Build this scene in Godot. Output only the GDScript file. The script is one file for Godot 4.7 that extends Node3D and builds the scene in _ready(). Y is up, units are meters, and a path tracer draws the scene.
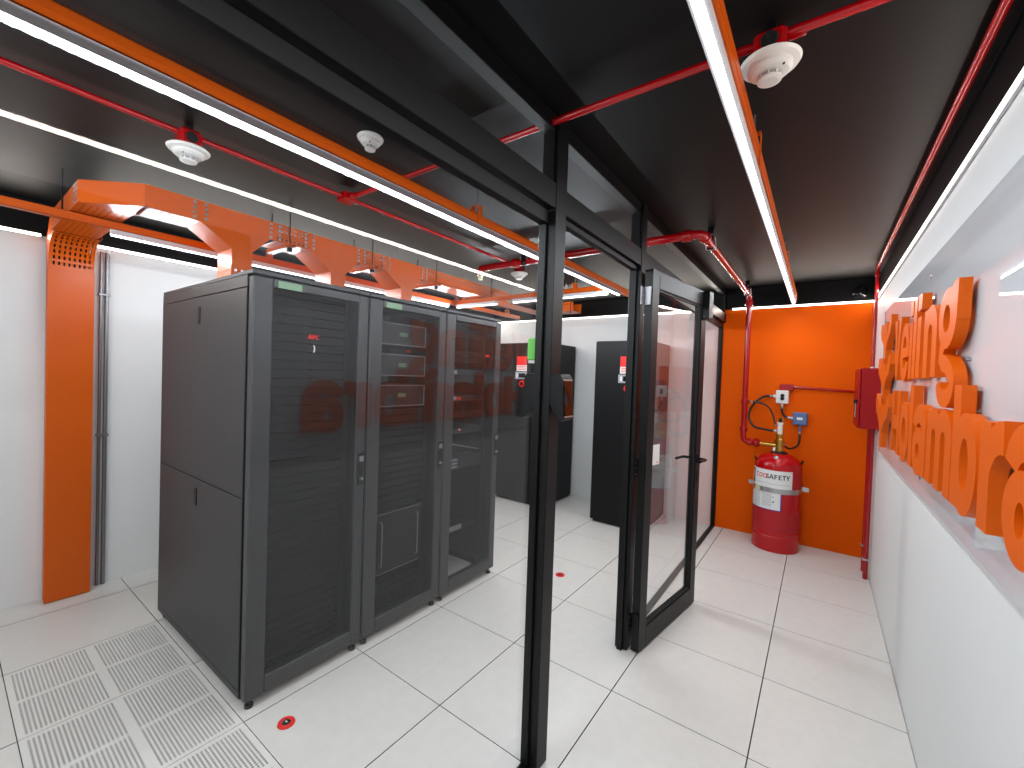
extends Node3D

const CEIL := 2.56
const XR := 0.385
const XL := -4.04
const ZB := -5.03
const ZF := 1.30
const STRIP := 2.345
const XG := -0.89          # glass of the partition

var M := {}
var taken := {}
var origin := {}

# ------------------------------------------------------------------ geometry
class Geo:
	var v := PackedVector3Array()
	var n := PackedVector3Array()

	func tri(a: Vector3, b: Vector3, c: Vector3) -> void:
		var k := (b - a).cross(c - a).normalized()
		v.append_array(PackedVector3Array([a, c, b]))
		n.append_array(PackedVector3Array([k, k, k]))

	func tri_n(a: Vector3, b: Vector3, c: Vector3, na: Vector3, nb: Vector3, nc: Vector3) -> void:
		v.append_array(PackedVector3Array([a, c, b]))
		n.append_array(PackedVector3Array([na, nc, nb]))

	func quad(a: Vector3, b: Vector3, c: Vector3, d: Vector3) -> void:
		tri(a, b, c)
		tri(a, c, d)

	func quad_n(a: Vector3, b: Vector3, c: Vector3, d: Vector3, na: Vector3, nb: Vector3, nc: Vector3, nd: Vector3) -> void:
		tri_n(a, b, c, na, nb, nc)
		tri_n(a, c, d, na, nc, nd)

	# box between two corners, edges chamfered by c
	func box(p: Vector3, q: Vector3, c := 0.0) -> Geo:
		var lo := Vector3(minf(p.x, q.x), minf(p.y, q.y), minf(p.z, q.z))
		var hi := Vector3(maxf(p.x, q.x), maxf(p.y, q.y), maxf(p.z, q.z))
		var m := (lo + hi) * 0.5
		var h := (hi - lo) * 0.5
		c = minf(c, minf(h.x, minf(h.y, h.z)) * 0.9)
		for axis in 3:
			for s in [-1.0, 1.0]:
				var u := (axis + 1) % 3
				var w := (axis + 2) % 3
				var pts := []
				for k in [[-1, -1], [1, -1], [1, 1], [-1, 1]]:
					var a := Vector3()
					a[axis] = s * h[axis]
					a[u] = k[0] * (h[u] - c)
					a[w] = k[1] * (h[w] - c)
					pts.append(m + a)
				if s > 0:
					quad(pts[0], pts[1], pts[2], pts[3])
				else:
					quad(pts[3], pts[2], pts[1], pts[0])
		if c > 0.0:
			for axis in 3:
				var u := (axis + 1) % 3
				var w := (axis + 2) % 3
				for su in [-1.0, 1.0]:
					for sw in [-1.0, 1.0]:
						var e := []
						for t in [[-1.0, 0], [1.0, 0], [1.0, 1], [-1.0, 1]]:
							var a := Vector3()
							a[axis] = t[0] * (h[axis] - c)
							a[u] = su * (h[u] - (0.0 if t[1] == 0 else c))
							a[w] = sw * (h[w] - (c if t[1] == 0 else 0.0))
							e.append(m + a)
						if su * sw > 0:
							quad(e[3], e[2], e[1], e[0])
						else:
							quad(e[0], e[1], e[2], e[3])
			for sx in [-1.0, 1.0]:
				for sy in [-1.0, 1.0]:
					for sz in [-1.0, 1.0]:
						var a := m + Vector3(sx * h.x, sy * (h.y - c), sz * (h.z - c))
						var b := m + Vector3(sx * (h.x - c), sy * h.y, sz * (h.z - c))
						var d := m + Vector3(sx * (h.x - c), sy * (h.y - c), sz * h.z)
						if sx * sy * sz > 0:
							tri(a, b, d)
						else:
							tri(a, d, b)
		return self

	func tube(pts: Array, r: float, sides := 14, caps := true) -> Geo:
		var rings := []
		var norms := []
		var up := Vector3.UP
		for i in pts.size():
			var d: Vector3
			if i == 0:
				d = (pts[1] - pts[0]).normalized()
			elif i == pts.size() - 1:
				d = (pts[i] - pts[i - 1]).normalized()
			else:
				d = ((pts[i + 1] - pts[i]).normalized() + (pts[i] - pts[i - 1]).normalized()).normalized()
			if i == 0 and absf(d.dot(up)) > 0.9:
				up = Vector3.RIGHT
			up = (up - d * up.dot(d)).normalized()
			var side := d.cross(up).normalized()
			var ring := []
			var rn := []
			for k in sides:
				var a := TAU * k / sides
				var o := up * cos(a) + side * sin(a)
				rn.append(o)
				ring.append(pts[i] + o * r)
			rings.append(ring)
			norms.append(rn)
		for i in pts.size() - 1:
			for k in sides:
				var j := (k + 1) % sides
				quad_n(rings[i][k], rings[i][j], rings[i + 1][j], rings[i + 1][k], norms[i][k], norms[i][j], norms[i + 1][j], norms[i + 1][k])
		if caps:
			for k in range(1, sides - 1):
				tri(rings[0][0], rings[0][k + 1], rings[0][k])
				var e: Array = rings[pts.size() - 1]
				tri(e[0], e[k], e[k + 1])
		return self

	# profile of (radius, height) turned round the y axis of t
	func lathe(profile: Array, t := Transform3D(), seg := 28, smooth := false, a0 := 0.0, a1 := TAU) -> Geo:
		var b := t.basis
		for i in profile.size() - 1:
			var p: Vector2 = profile[i]
			var q: Vector2 = profile[i + 1]
			var s0 := Vector2(q.y - p.y, p.x - q.x).normalized()
			var s1 := s0
			if smooth:
				if i > 0:
					var z: Vector2 = profile[i - 1]
					s0 = (s0 + Vector2(p.y - z.y, z.x - p.x).normalized()).normalized()
				if i < profile.size() - 2:
					var z: Vector2 = profile[i + 2]
					s1 = (s1 + Vector2(z.y - q.y, q.x - z.x).normalized()).normalized()
			for k in seg:
				var a := a0 + (a1 - a0) * k / seg
				var c := a0 + (a1 - a0) * (k + 1) / seg
				var da := Vector3(sin(a), 0, cos(a))
				var dc := Vector3(sin(c), 0, cos(c))
				var P := [t * (da * p.x + Vector3.UP * p.y), t * (dc * p.x + Vector3.UP * p.y), t * (dc * q.x + Vector3.UP * q.y), t * (da * q.x + Vector3.UP * q.y)]
				var N := [b * (da * s0.x + Vector3.UP * s0.y), b * (dc * s0.x + Vector3.UP * s0.y), b * (dc * s1.x + Vector3.UP * s1.y), b * (da * s1.x + Vector3.UP * s1.y)]
				if p.x < 1e-6:
					tri_n(P[0], P[2], P[3], N[0], N[2], N[3])
				elif q.x < 1e-6:
					tri_n(P[0], P[1], P[2], N[0], N[1], N[2])
				else:
					quad_n(P[0], P[1], P[2], P[3], N[0], N[1], N[2], N[3])
		return self

	# flat shape with holes, pulled out by depth along local z
	func prism(shape: Array, depth: float, t := Transform3D()) -> Geo:
		var outers := []
		var holes := []
		for p in shape:
			if Geometry2D.is_polygon_clockwise(p):
				holes.append(p)
			else:
				outers.append(p)
		for o in outers:
			var cuts := [-100.0]
			for h in holes:
				var lo := 1e9
				var hi := -1e9
				for q in h:
					lo = minf(lo, q.x)
					hi = maxf(hi, q.x)
				cuts.append((lo + hi) * 0.5)
			cuts.append(100.0)
			cuts.sort()
			for i in cuts.size() - 1:
				var strip := PackedVector2Array([Vector2(cuts[i], -100), Vector2(cuts[i + 1], -100), Vector2(cuts[i + 1], 100), Vector2(cuts[i], 100)])
				var pieces := [o] if holes.is_empty() else Geometry2D.intersect_polygons(o, strip)
				for h in holes:
					var next := []
					for p in pieces:
						next.append_array(Geometry2D.clip_polygons(p, h))
					pieces = next
				for p in pieces:
					var ix := Geometry2D.triangulate_polygon(p)
					for k in range(0, ix.size(), 3):
						var a: Vector2 = p[ix[k]]
						var b: Vector2 = p[ix[k + 1]]
						var c: Vector2 = p[ix[k + 2]]
						if (b - a).cross(c - a) < 0:
							var s := b
							b = c
							c = s
						tri(t * Vector3(a.x, a.y, depth), t * Vector3(b.x, b.y, depth), t * Vector3(c.x, c.y, depth))
						tri(t * Vector3(a.x, a.y, 0), t * Vector3(c.x, c.y, 0), t * Vector3(b.x, b.y, 0))
		for p in shape:
			var m: int = p.size()
			for i in m:
				var a: Vector2 = p[i]
				var b: Vector2 = p[(i + 1) % m]
				var e := (b - a).normalized()
				var e0: Vector2 = (a - p[(i + m - 1) % m]).normalized()
				var e1: Vector2 = (p[(i + 2) % m] - b).normalized()
				var f := Vector2(e.y, -e.x)
				var na := f
				var nb := f
				if e.dot(e0) > 0.8:
					na = (f + Vector2(e0.y, -e0.x)).normalized()
				if e.dot(e1) > 0.8:
					nb = (f + Vector2(e1.y, -e1.x)).normalized()
				var A := t.basis * Vector3(na.x, na.y, 0)
				var B := t.basis * Vector3(nb.x, nb.y, 0)
				quad_n(t * Vector3(a.x, a.y, 0), t * Vector3(b.x, b.y, 0), t * Vector3(b.x, b.y, depth), t * Vector3(a.x, a.y, depth), A, B, B, A)
		return self

	# sheet in local xy with rectangular holes where an x-gap meets a y-gap; thickness th towards -z; every corner goes through bend
	func sheet(xs: Array, xh: Array, ys: Array, yh: Array, th: float, bend: Callable, back := true) -> Geo:
		var x0: float = xs[0]
		var x1: float = xs[-1]
		for j in ys.size() - 1:
			var ya: float = ys[j]
			var yb: float = ys[j + 1]
			var runs := []
			if yh[j]:
				for i in xs.size() - 1:
					if not xh[i]:
						runs.append([xs[i], xs[i + 1]])
					else:
						for w in [[xs[i], ya, xs[i], yb], [xs[i + 1], yb, xs[i + 1], ya], [xs[i + 1], ya, xs[i], ya], [xs[i], yb, xs[i + 1], yb]]:
							quad(bend.call(Vector3(w[0], w[1], 0)), bend.call(Vector3(w[0], w[1], -th)), bend.call(Vector3(w[2], w[3], -th)), bend.call(Vector3(w[2], w[3], 0)))
			else:
				runs.append([x0, x1])
			for r in runs:
				quad(bend.call(Vector3(r[0], ya, 0)), bend.call(Vector3(r[1], ya, 0)), bend.call(Vector3(r[1], yb, 0)), bend.call(Vector3(r[0], yb, 0)))
				if back:
					quad(bend.call(Vector3(r[0], yb, -th)), bend.call(Vector3(r[1], yb, -th)), bend.call(Vector3(r[1], ya, -th)), bend.call(Vector3(r[0], ya, -th)))
			quad(bend.call(Vector3(x0, yb, 0)), bend.call(Vector3(x0, yb, -th)), bend.call(Vector3(x0, ya, -th)), bend.call(Vector3(x0, ya, 0)))
			quad(bend.call(Vector3(x1, ya, 0)), bend.call(Vector3(x1, ya, -th)), bend.call(Vector3(x1, yb, -th)), bend.call(Vector3(x1, yb, 0)))
		var y0: float = ys[0]
		var y1: float = ys[-1]
		quad(bend.call(Vector3(x0, y0, 0)), bend.call(Vector3(x0, y0, -th)), bend.call(Vector3(x1, y0, -th)), bend.call(Vector3(x1, y0, 0)))
		quad(bend.call(Vector3(x1, y1, 0)), bend.call(Vector3(x1, y1, -th)), bend.call(Vector3(x0, y1, -th)), bend.call(Vector3(x0, y1, 0)))
		return self

	func moved(t: Transform3D, from := 0) -> Geo:
		for i in range(from, v.size()):
			v[i] = t * v[i]
			n[i] = t.basis * n[i]
		return self

	func mesh() -> ArrayMesh:
		var a := []
		a.resize(Mesh.ARRAY_MAX)
		a[Mesh.ARRAY_VERTEX] = v
		a[Mesh.ARRAY_NORMAL] = n
		var m := ArrayMesh.new()
		m.add_surface_from_arrays(Mesh.PRIMITIVE_TRIANGLES, a)
		return m


# breakpoints for a row of holes: [positions, is_gap]
func row(total: float, margin: float, count: int, share: float) -> Array:
	var at := [0.0]
	var gap := []
	var pitch := (total - 2.0 * margin) / count
	for k in count:
		at.append(margin + pitch * (k + 0.5 - share * 0.5))
		gap.append(false)
		at.append(margin + pitch * (k + 0.5 + share * 0.5))
		gap.append(true)
	at.append(total)
	gap.append(false)
	return [at, gap]


# ------------------------------------------------------------------ naming
func numbered(called: String) -> String:
	taken[called] = taken.get(called, -1) + 1
	return called if taken[called] == 0 else "%s_%03d" % [called, taken[called]]


func tag(o: Node, label := "", category := "", group := "", kind := "") -> Node:
	for k in [["label", label], ["category", category], ["group", group], ["kind", kind]]:
		if k[1] != "":
			o.set_meta(k[0], k[1])
	return o


# a thing whose parts are written in world coordinates
func thing(called: String, label: String, category: String, at: Vector3, group := "") -> Node3D:
	var o := Node3D.new()
	o.name = numbered(called)
	add_child(o)
	o.position = at
	origin[o] = at
	tag(o, label, category, group)
	return o


func struct(called: String, at := Vector3.ZERO) -> Node3D:
	var o := Node3D.new()
	o.name = called
	add_child(o)
	o.position = at
	origin[o] = at
	tag(o, "", "", "", "structure")
	return o


func part(g: Variant, called: String, m: Material, parent: Node3D, label := "") -> MeshInstance3D:
	var o := MeshInstance3D.new()
	o.name = called
	o.mesh = g.mesh() if g is Geo else g
	o.material_override = m
	parent.add_child(o, true)
	if origin.has(parent):
		o.position = -origin[parent]
	if label != "":
		o.set_meta("label", label)
	return o


func at_mesh(mesh: Mesh, where: Transform3D, called: String, m: Material, parent: Node3D) -> MeshInstance3D:
	var o := part(mesh, called, m, parent)
	o.transform = Transform3D(where.basis, where.origin + o.position)
	return o


func lettering(text: String, cap: float, depth: float, t: Transform3D, called: String, m: Material, parent: Node3D, bold := true) -> MeshInstance3D:
	var tm := TextMesh.new()
	var f := SystemFont.new()
	f.font_names = PackedStringArray(["Droid Sans"])
	f.font_weight = 700 if bold else 400
	tm.font = f
	tm.font_size = 48
	tm.pixel_size = cap / (0.714 * 48.0)
	tm.depth = depth
	tm.text = text
	tm.curve_step = 1.0
	var o := part(tm, called, m, parent)
	o.transform = Transform3D(t.basis, t.origin + o.position)
	return o


func mat(key: String, color: Color, rough := 0.5, metal := 0.0, spec := 0.5) -> StandardMaterial3D:
	var m := StandardMaterial3D.new()
	m.resource_name = key
	m.albedo_color = color
	m.roughness = rough
	m.metallic = metal
	m.metallic_specular = spec
	M[key] = m
	return m


func noise_tex(freq: float, lo: Color, hi: Color, seed_no: int, size := 512) -> NoiseTexture2D:
	var fn := FastNoiseLite.new()
	fn.seed = seed_no
	fn.frequency = freq
	fn.fractal_octaves = 4
	var t := NoiseTexture2D.new()
	t.width = size
	t.height = size
	t.seamless = true
	t.noise = fn
	var gr := Gradient.new()
	gr.set_color(0, lo)
	gr.set_color(1, hi)
	t.color_ramp = gr
	return t


func grain(m: StandardMaterial3D, freq: float, amount: float, scale: float, seed_no: int) -> void:
	m.albedo_texture = noise_tex(freq, Color.WHITE * (1.0 - amount), Color.WHITE, seed_no)
	m.uv1_triplanar = true
	m.uv1_world_triplanar = true
	m.uv1_scale = Vector3.ONE * scale


func glow(key: String, color: Color, energy: float) -> StandardMaterial3D:
	var m := mat(key, Color(0.9, 0.9, 0.9), 0.4)
	m.emission_enabled = true
	m.emission = color
	m.emission_energy_multiplier = energy
	return m


func materials() -> void:
	var m := mat("floor_laminate", Color(0.865, 0.85, 0.825), 0.34)
	grain(m, 0.02, 0.025, 1.2, 3)
	mat("floor_edge", Color(0.10, 0.10, 0.10), 0.6)
	mat("void", Color(0.03, 0.03, 0.03), 0.9)
	m = mat("perforated_steel", Color(0.87, 0.86, 0.835), 0.4)
	m = mat("white_wall", Color(0.89, 0.89, 0.885), 0.55, 0.0, 0.4)
	m = mat("orange_wall", Color(0.88, 0.345, 0.0), 0.6, 0.0, 0.2)
	m = mat("black_paint", Color(0.034, 0.034, 0.037), 0.5, 0.0, 0.29)
	m = mat("rack_black", Color(0.185, 0.187, 0.193), 0.45, 0.0, 0.45)
	mat("rack_dark", Color(0.10, 0.10, 0.105), 0.55)
	mat("module_grey", Color(0.15, 0.15, 0.155), 0.5)
	m = mat("blank_panel", Color(0.10, 0.10, 0.105), 0.6, 0.0, 0.3)
	m = mat("door_mesh", Color(0.05, 0.05, 0.053, 0.22), 0.7)
	m.transparency = BaseMaterial3D.TRANSPARENCY_ALPHA
	m = mat("cabinet_black", Color(0.055, 0.056, 0.062), 0.5, 0.0, 0.35)
	mat("frame_black", Color(0.028, 0.028, 0.030), 0.42, 0.0, 0.36)
	mat("gasket", Color(0.03, 0.03, 0.03), 0.7)
	m = mat("glass", Color(1, 1, 1, 0.0), 0.0, 0.0, 0.36)
	m.transparency = BaseMaterial3D.TRANSPARENCY_ALPHA
	m = mat("acrylic", Color(0.80, 0.80, 0.81), 0.0, 0.0, 0.36)
	mat("tray_orange", Color(0.80, 0.335, 0.01), 0.32, 0.0, 0.4)
	mat("sign_orange", Color(0.86, 0.36, 0.0), 0.42, 0.0, 0.35)
	m = mat("pipe_red", Color(0.62, 0.0, 0.025), 0.25)
	m.clearcoat_enabled = true
	m.clearcoat = 0.2
	m.clearcoat_roughness = 0.1
	m = mat("tank_red", Color(0.70, 0.0, 0.03), 0.26, 0.0, 0.4)
	m.clearcoat_enabled = true
	m.clearcoat = 0.35
	m.clearcoat_roughness = 0.08
	mat("tank_band", Color(0.68, 0.14, 0.16), 0.4, 0.0, 0.35)
	mat("cabinet_red", Color(0.60, 0.0, 0.03), 0.38, 0.0, 0.4)
	mat("steel", Color(0.75, 0.75, 0.76), 0.28, 1.0)
	mat("dull_steel", Color(0.55, 0.55, 0.56), 0.4, 0.9)
	mat("brass", Color(0.80, 0.62, 0.28), 0.30, 1.0)
	mat("rubber", Color(0.035, 0.035, 0.035), 0.45)
	mat("white_plastic", Color(0.86, 0.85, 0.83), 0.4)
	mat("grey_plastic", Color(0.60, 0.60, 0.62), 0.45)
	mat("dark_plastic", Color(0.035, 0.035, 0.038), 0.42, 0.0, 0.35)
	mat("gloss_screen", Color(0.05, 0.05, 0.055), 0.05)
	mat("paper", Color(0.88, 0.88, 0.87), 0.6)
	mat("print_grey", Color(0.62, 0.63, 0.66), 0.6)
	mat("print_dark", Color(0.16, 0.15, 0.16), 0.5)
	mat("print_red", Color(0.88, 0.06, 0.05), 0.5)
	mat("print_orange", Color(0.92, 0.20, 0.08), 0.5)
	mat("print_blue", Color(0.12, 0.18, 0.62), 0.5)
	mat("print_green", Color(0.35, 0.72, 0.22), 0.5)
	mat("tag_green", Color(0.42, 0.54, 0.42), 0.5)
	mat("box_blue", Color(0.32, 0.42, 0.60), 0.45)
	mat("cream", Color(0.80, 0.78, 0.62), 0.5)
	mat("fixture_white", Color(0.80, 0.80, 0.81), 0.4)
	glow("led_white", Color(0.96, 0.97, 1.0), 6.0)
	glow("led_warm", Color(1.0, 0.965, 0.93), 5.0)
	glow("led_red", Color(1.0, 0.05, 0.03), 2.0)


# ------------------------------------------------------------------ camera and light
func area(parent: Node3D, at: Vector3, along: Vector3, facing: Vector3, length: float, width: float, energy: float, color: Color) -> void:
	var l := AreaLight3D.new()
	l.name = "lamp_light"
	parent.add_child(l, true)
	var z := -facing.normalized()
	var x := along.normalized()
	l.transform = Transform3D(Basis(x, z.cross(x), z), at - origin.get(parent, Vector3.ZERO))
	l.area_size = Vector2(length, width)
	l.area_normalize_energy = true
	l.light_energy = energy
	l.light_color = color
	l.area_range = 12.0
	l.shadow_enabled = true


const HANG := 1.0     # light of a hanging tube, per metre
const WALL := 0.24     # light of a wall strip, per metre


func _ready() -> void:
	var cam := Camera3D.new()
	cam.name = "camera"
	add_child(cam)
	cam.position = Vector3(0, 1.5592, 0)
	cam.rotation_order = EULER_ORDER_YXZ
	cam.rotation = Vector3(-0.0197, 0.6293, 0.0345)
	cam.fov = rad_to_deg(2.0 * atan(384.0 / 423.24))
	cam.near = 0.02
	cam.far = 60.0
	cam.current = true
	var we := WorldEnvironment.new()
	we.name = "environment"
	var e := Environment.new()
	e.background_mode = Environment.BG_COLOR
	e.background_color = Color.BLACK
	e.tonemap_mode = Environment.TONE_MAPPER_LINEAR
	e.tonemap_exposure = 0.98
	e.sdfgi_enabled = true
	e.ssao_enabled = true
	e.ssil_enabled = true
	we.environment = e
	add_child(we)
	materials()
	shell()
	partition()
	door_leaf()
	wall_strips()
	fixtures()
	racks()
	coolers()
	cable_tray()
	tray_cables()
	wall_sign()
	pipes()
	detectors()
	tank()
	wall_boxes()
	small_things()


# ------------------------------------------------------------------ room
func shell() -> void:
	var fl := struct("floor")
	part(Geo.new().box(Vector3(XL, -0.36, ZB), Vector3(XR, -0.30, ZF)), "subfloor", M.void, fl)
	var gx := 0.0024
	var gz := 0.0018
	var full := tile_mesh(Vector3(gx, 0, gz), Vector3(0.6 - gx, 0, 0.6 - gz))
	var perf := perforated_tile()
	for i in range(-7, 2):
		var xa := -0.185 + 0.6 * i
		for j in range(-6, 6):
			var zb := -2.014 - 0.6 * j
			var za := zb - 0.6
			var lo := Vector2(maxf(xa, XL), maxf(za, ZB))
			var hi := Vector2(minf(xa + 0.6, XR), minf(zb, ZF))
			if hi.x - lo.x < 0.01 or hi.y - lo.y < 0.01:
				continue
			if j == -3 and i >= -5 and i <= -3:
				at_mesh(perf, Transform3D(Basis(), Vector3(xa, 0, za)), "perforated_tile", M.perforated_steel, fl)
			elif hi.x - lo.x > 0.599 and hi.y - lo.y > 0.599:
				at_mesh(full, Transform3D(Basis(), Vector3(xa, 0, za)), "floor_tile", null, fl)
			else:
				part(tile_mesh(Vector3(lo.x + gx, 0, lo.y + gz), Vector3(hi.x - gx, 0, hi.y - gz)), "floor_tile", null, fl)
	var t := 0.12
	var dk := struct("door_2")
	part(Geo.new().box(Vector3(XR - 0.03, 0.0, -0.862), Vector3(XR, 2.16, 0.30), 0.003), "door_frame", M.frame_black, dk)
	part(Geo.new().box(Vector3(XR - 0.038, 0.01, -0.75), Vector3(XR - 0.03, 2.11, 0.25), 0.003), "leaf", M.cabinet_black, dk)
	part(Geo.new().tube([Vector3(XR - 0.04, 1.02, 0.18), Vector3(XR - 0.085, 1.02, 0.18), Vector3(XR - 0.085, 1.02, 0.06)], 0.009, 10), "handle", M.dull_steel, dk)
	var c := struct("ceiling")
	part(Geo.new().box(Vector3(XL - t, CEIL, ZB - t), Vector3(XR + t, CEIL + t, ZF + t)), "slab", M.black_paint, c)
	# walls: paint below the strip light, black above it
	var walls := [
		["wall_left", Vector3(XL - t, -0.36, ZB - t), Vector3(XL, 0, ZF + t), "white_wall"],
		["wall_right", Vector3(XR, -0.36, ZB - t), Vector3(XR + t, 0, ZF + t), "white_wall"],
		["wall_back", Vector3(XL, -0.36, ZB - t), Vector3(-0.905, 0, ZB), "white_wall"],
		["wall_end", Vector3(-0.905, -0.36, ZB - t), Vector3(XR, 0, ZB), "orange_wall"],
		["wall_front", Vector3(XL, -0.36, ZF), Vector3(XR, 0, ZF + t), "white_wall"],
	]
	for w in walls:
		var o := struct(w[0])
		part(Geo.new().box(w[1], Vector3(w[2].x, STRIP, w[2].z)), "painted_wall", M[w[3]], o)
		part(Geo.new().box(Vector3(w[1].x, STRIP, w[1].z), Vector3(w[2].x, CEIL, w[2].z)), "upper_band", M.black_paint, o)


# laminate face on a dark edge band
func tile_mesh(lo: Vector3, hi: Vector3) -> ArrayMesh:
	var m := Geo.new().box(Vector3(lo.x, -0.0012, lo.z), Vector3(hi.x, 0, hi.z), 0.0004).mesh()
	var a := []
	a.resize(Mesh.ARRAY_MAX)
	var g := Geo.new().box(Vector3(lo.x, -0.032, lo.z), Vector3(hi.x, -0.0012, hi.z))
	a[Mesh.ARRAY_VERTEX] = g.v
	a[Mesh.ARRAY_NORMAL] = g.n
	m.add_surface_from_arrays(Mesh.PRIMITIVE_TRIANGLES, a)
	m.surface_set_material(0, M.floor_laminate)
	m.surface_set_material(1, M.floor_edge)
	return m


func perforated_tile() -> ArrayMesh:
	var g := Geo.new()
	var xs := [0.002]
	var xh := []
	var ys := [0.0012]
	var yh := []
	for b in 2:       # along x: two blocks of holes, a narrow web between
		var start := 0.022 + b * 0.290
		for k in 21:
			var a := start + 0.266 / 21.0 * k
			xs.append(a + 0.0026)
			xh.append(false)
			xs.append(a + 0.0102)
			xh.append(true)
	xs.append(0.598)
	xh.append(false)
	for b in 2:       # along z: a broad web between
		var start := 0.020 + b * 0.295
		for k in 19:
			var a := start + 0.265 / 19.0 * k
			ys.append(a + 0.0032)
			yh.append(false)
			ys.append(a + 0.0108)
			yh.append(true)
	ys.append(0.5988)
	yh.append(false)
	var bend := func(p: Vector3) -> Vector3: return Vector3(p.x, p.z, 0.6 - p.y)
	g.sheet(xs, xh, ys, yh, 0.003, bend, true)
	return g.mesh()


# ------------------------------------------------------------------ glass partition
func partition() -> void:
	var p := struct("wall_partition")
	var f: Material = M.frame_black
	var xa := -0.905
	var xb := -0.845
	for z in [[0.34, 0.41], [-1.483, -1.405], [-2.43, -2.36]]:
		part(Geo.new().box(Vector3(xa - 0.006, 0, z[0]), Vector3(xb + 0.004, CEIL, z[1]), 0.002), "post", f, p)
	part(Geo.new().box(Vector3(xa, 2.205, ZB), Vector3(xb, 2.30, ZF), 0.002), "head_rail", f, p)
	part(Geo.new().box(Vector3(xa, 2.50, ZB), Vector3(xb - 0.01, CEIL, ZF), 0.002), "top_rail", f, p)
	part(Geo.new().box(Vector3(xa - 0.006, 0, ZB), Vector3(-0.868, 2.205, -5.005), 0.002), "end_channel", f, p)
	# fixed lights: beads set back beside the glass
	for s in [[-1.405, 0.34], [-5.005, -2.43], [0.41, ZF]]:
		var za: float = s[0]
		var zb: float = s[1]
		part(Geo.new().box(Vector3(xa - 0.005, 2.15, za), Vector3(-0.872, 2.20, zb), 0.002), "bead", f, p)
		part(Geo.new().box(Vector3(xa - 0.005, 0, za), Vector3(-0.868, 0.014, zb), 0.002), "bottom_rail", f, p)
		part(Geo.new().box(Vector3(xa - 0.005, 0.014, za), Vector3(-0.878, 2.15, za + 0.013), 0.002), "bead", f, p)
		part(Geo.new().box(Vector3(xa - 0.005, 0.014, zb - 0.013), Vector3(-0.878, 2.15, zb), 0.002), "bead", f, p)
		part(Geo.new().box(Vector3(XG - 0.003, 0.01, za + 0.004), Vector3(XG + 0.003, 2.16, zb - 0.004)), "glass_pane", M.glass, p)
	for s in [[-1.405, 0.34], [-2.36, -1.483], [-5.005, -2.43], [0.41, ZF]]:
		part(Geo.new().box(Vector3(-0.873, 2.29, s[0] + 0.002), Vector3(-0.867, 2.51, s[1] - 0.002)), "transom_pane", M.glass, p)
		for z in [s[0], s[1] - 0.012]:
			part(Geo.new().box(Vector3(-0.885, 2.30, z), Vector3(-0.855, 2.50, z + 0.012)), "bead", f, p)
	# door stop under the head rail and on the jambs
	part(Geo.new().box(Vector3(-0.895, 2.18, -2.36), Vector3(-0.865, 2.205, -1.483)), "door_stop", f, p)
	part(Geo.new().box(Vector3(-0.895, 0, -1.50), Vector3(-0.865, 2.205, -1.483)), "door_stop", f, p)
	part(Geo.new().box(Vector3(-0.895, 0, -2.36), Vector3(-0.865, 2.205, -2.343)), "door_stop", f, p)


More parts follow.
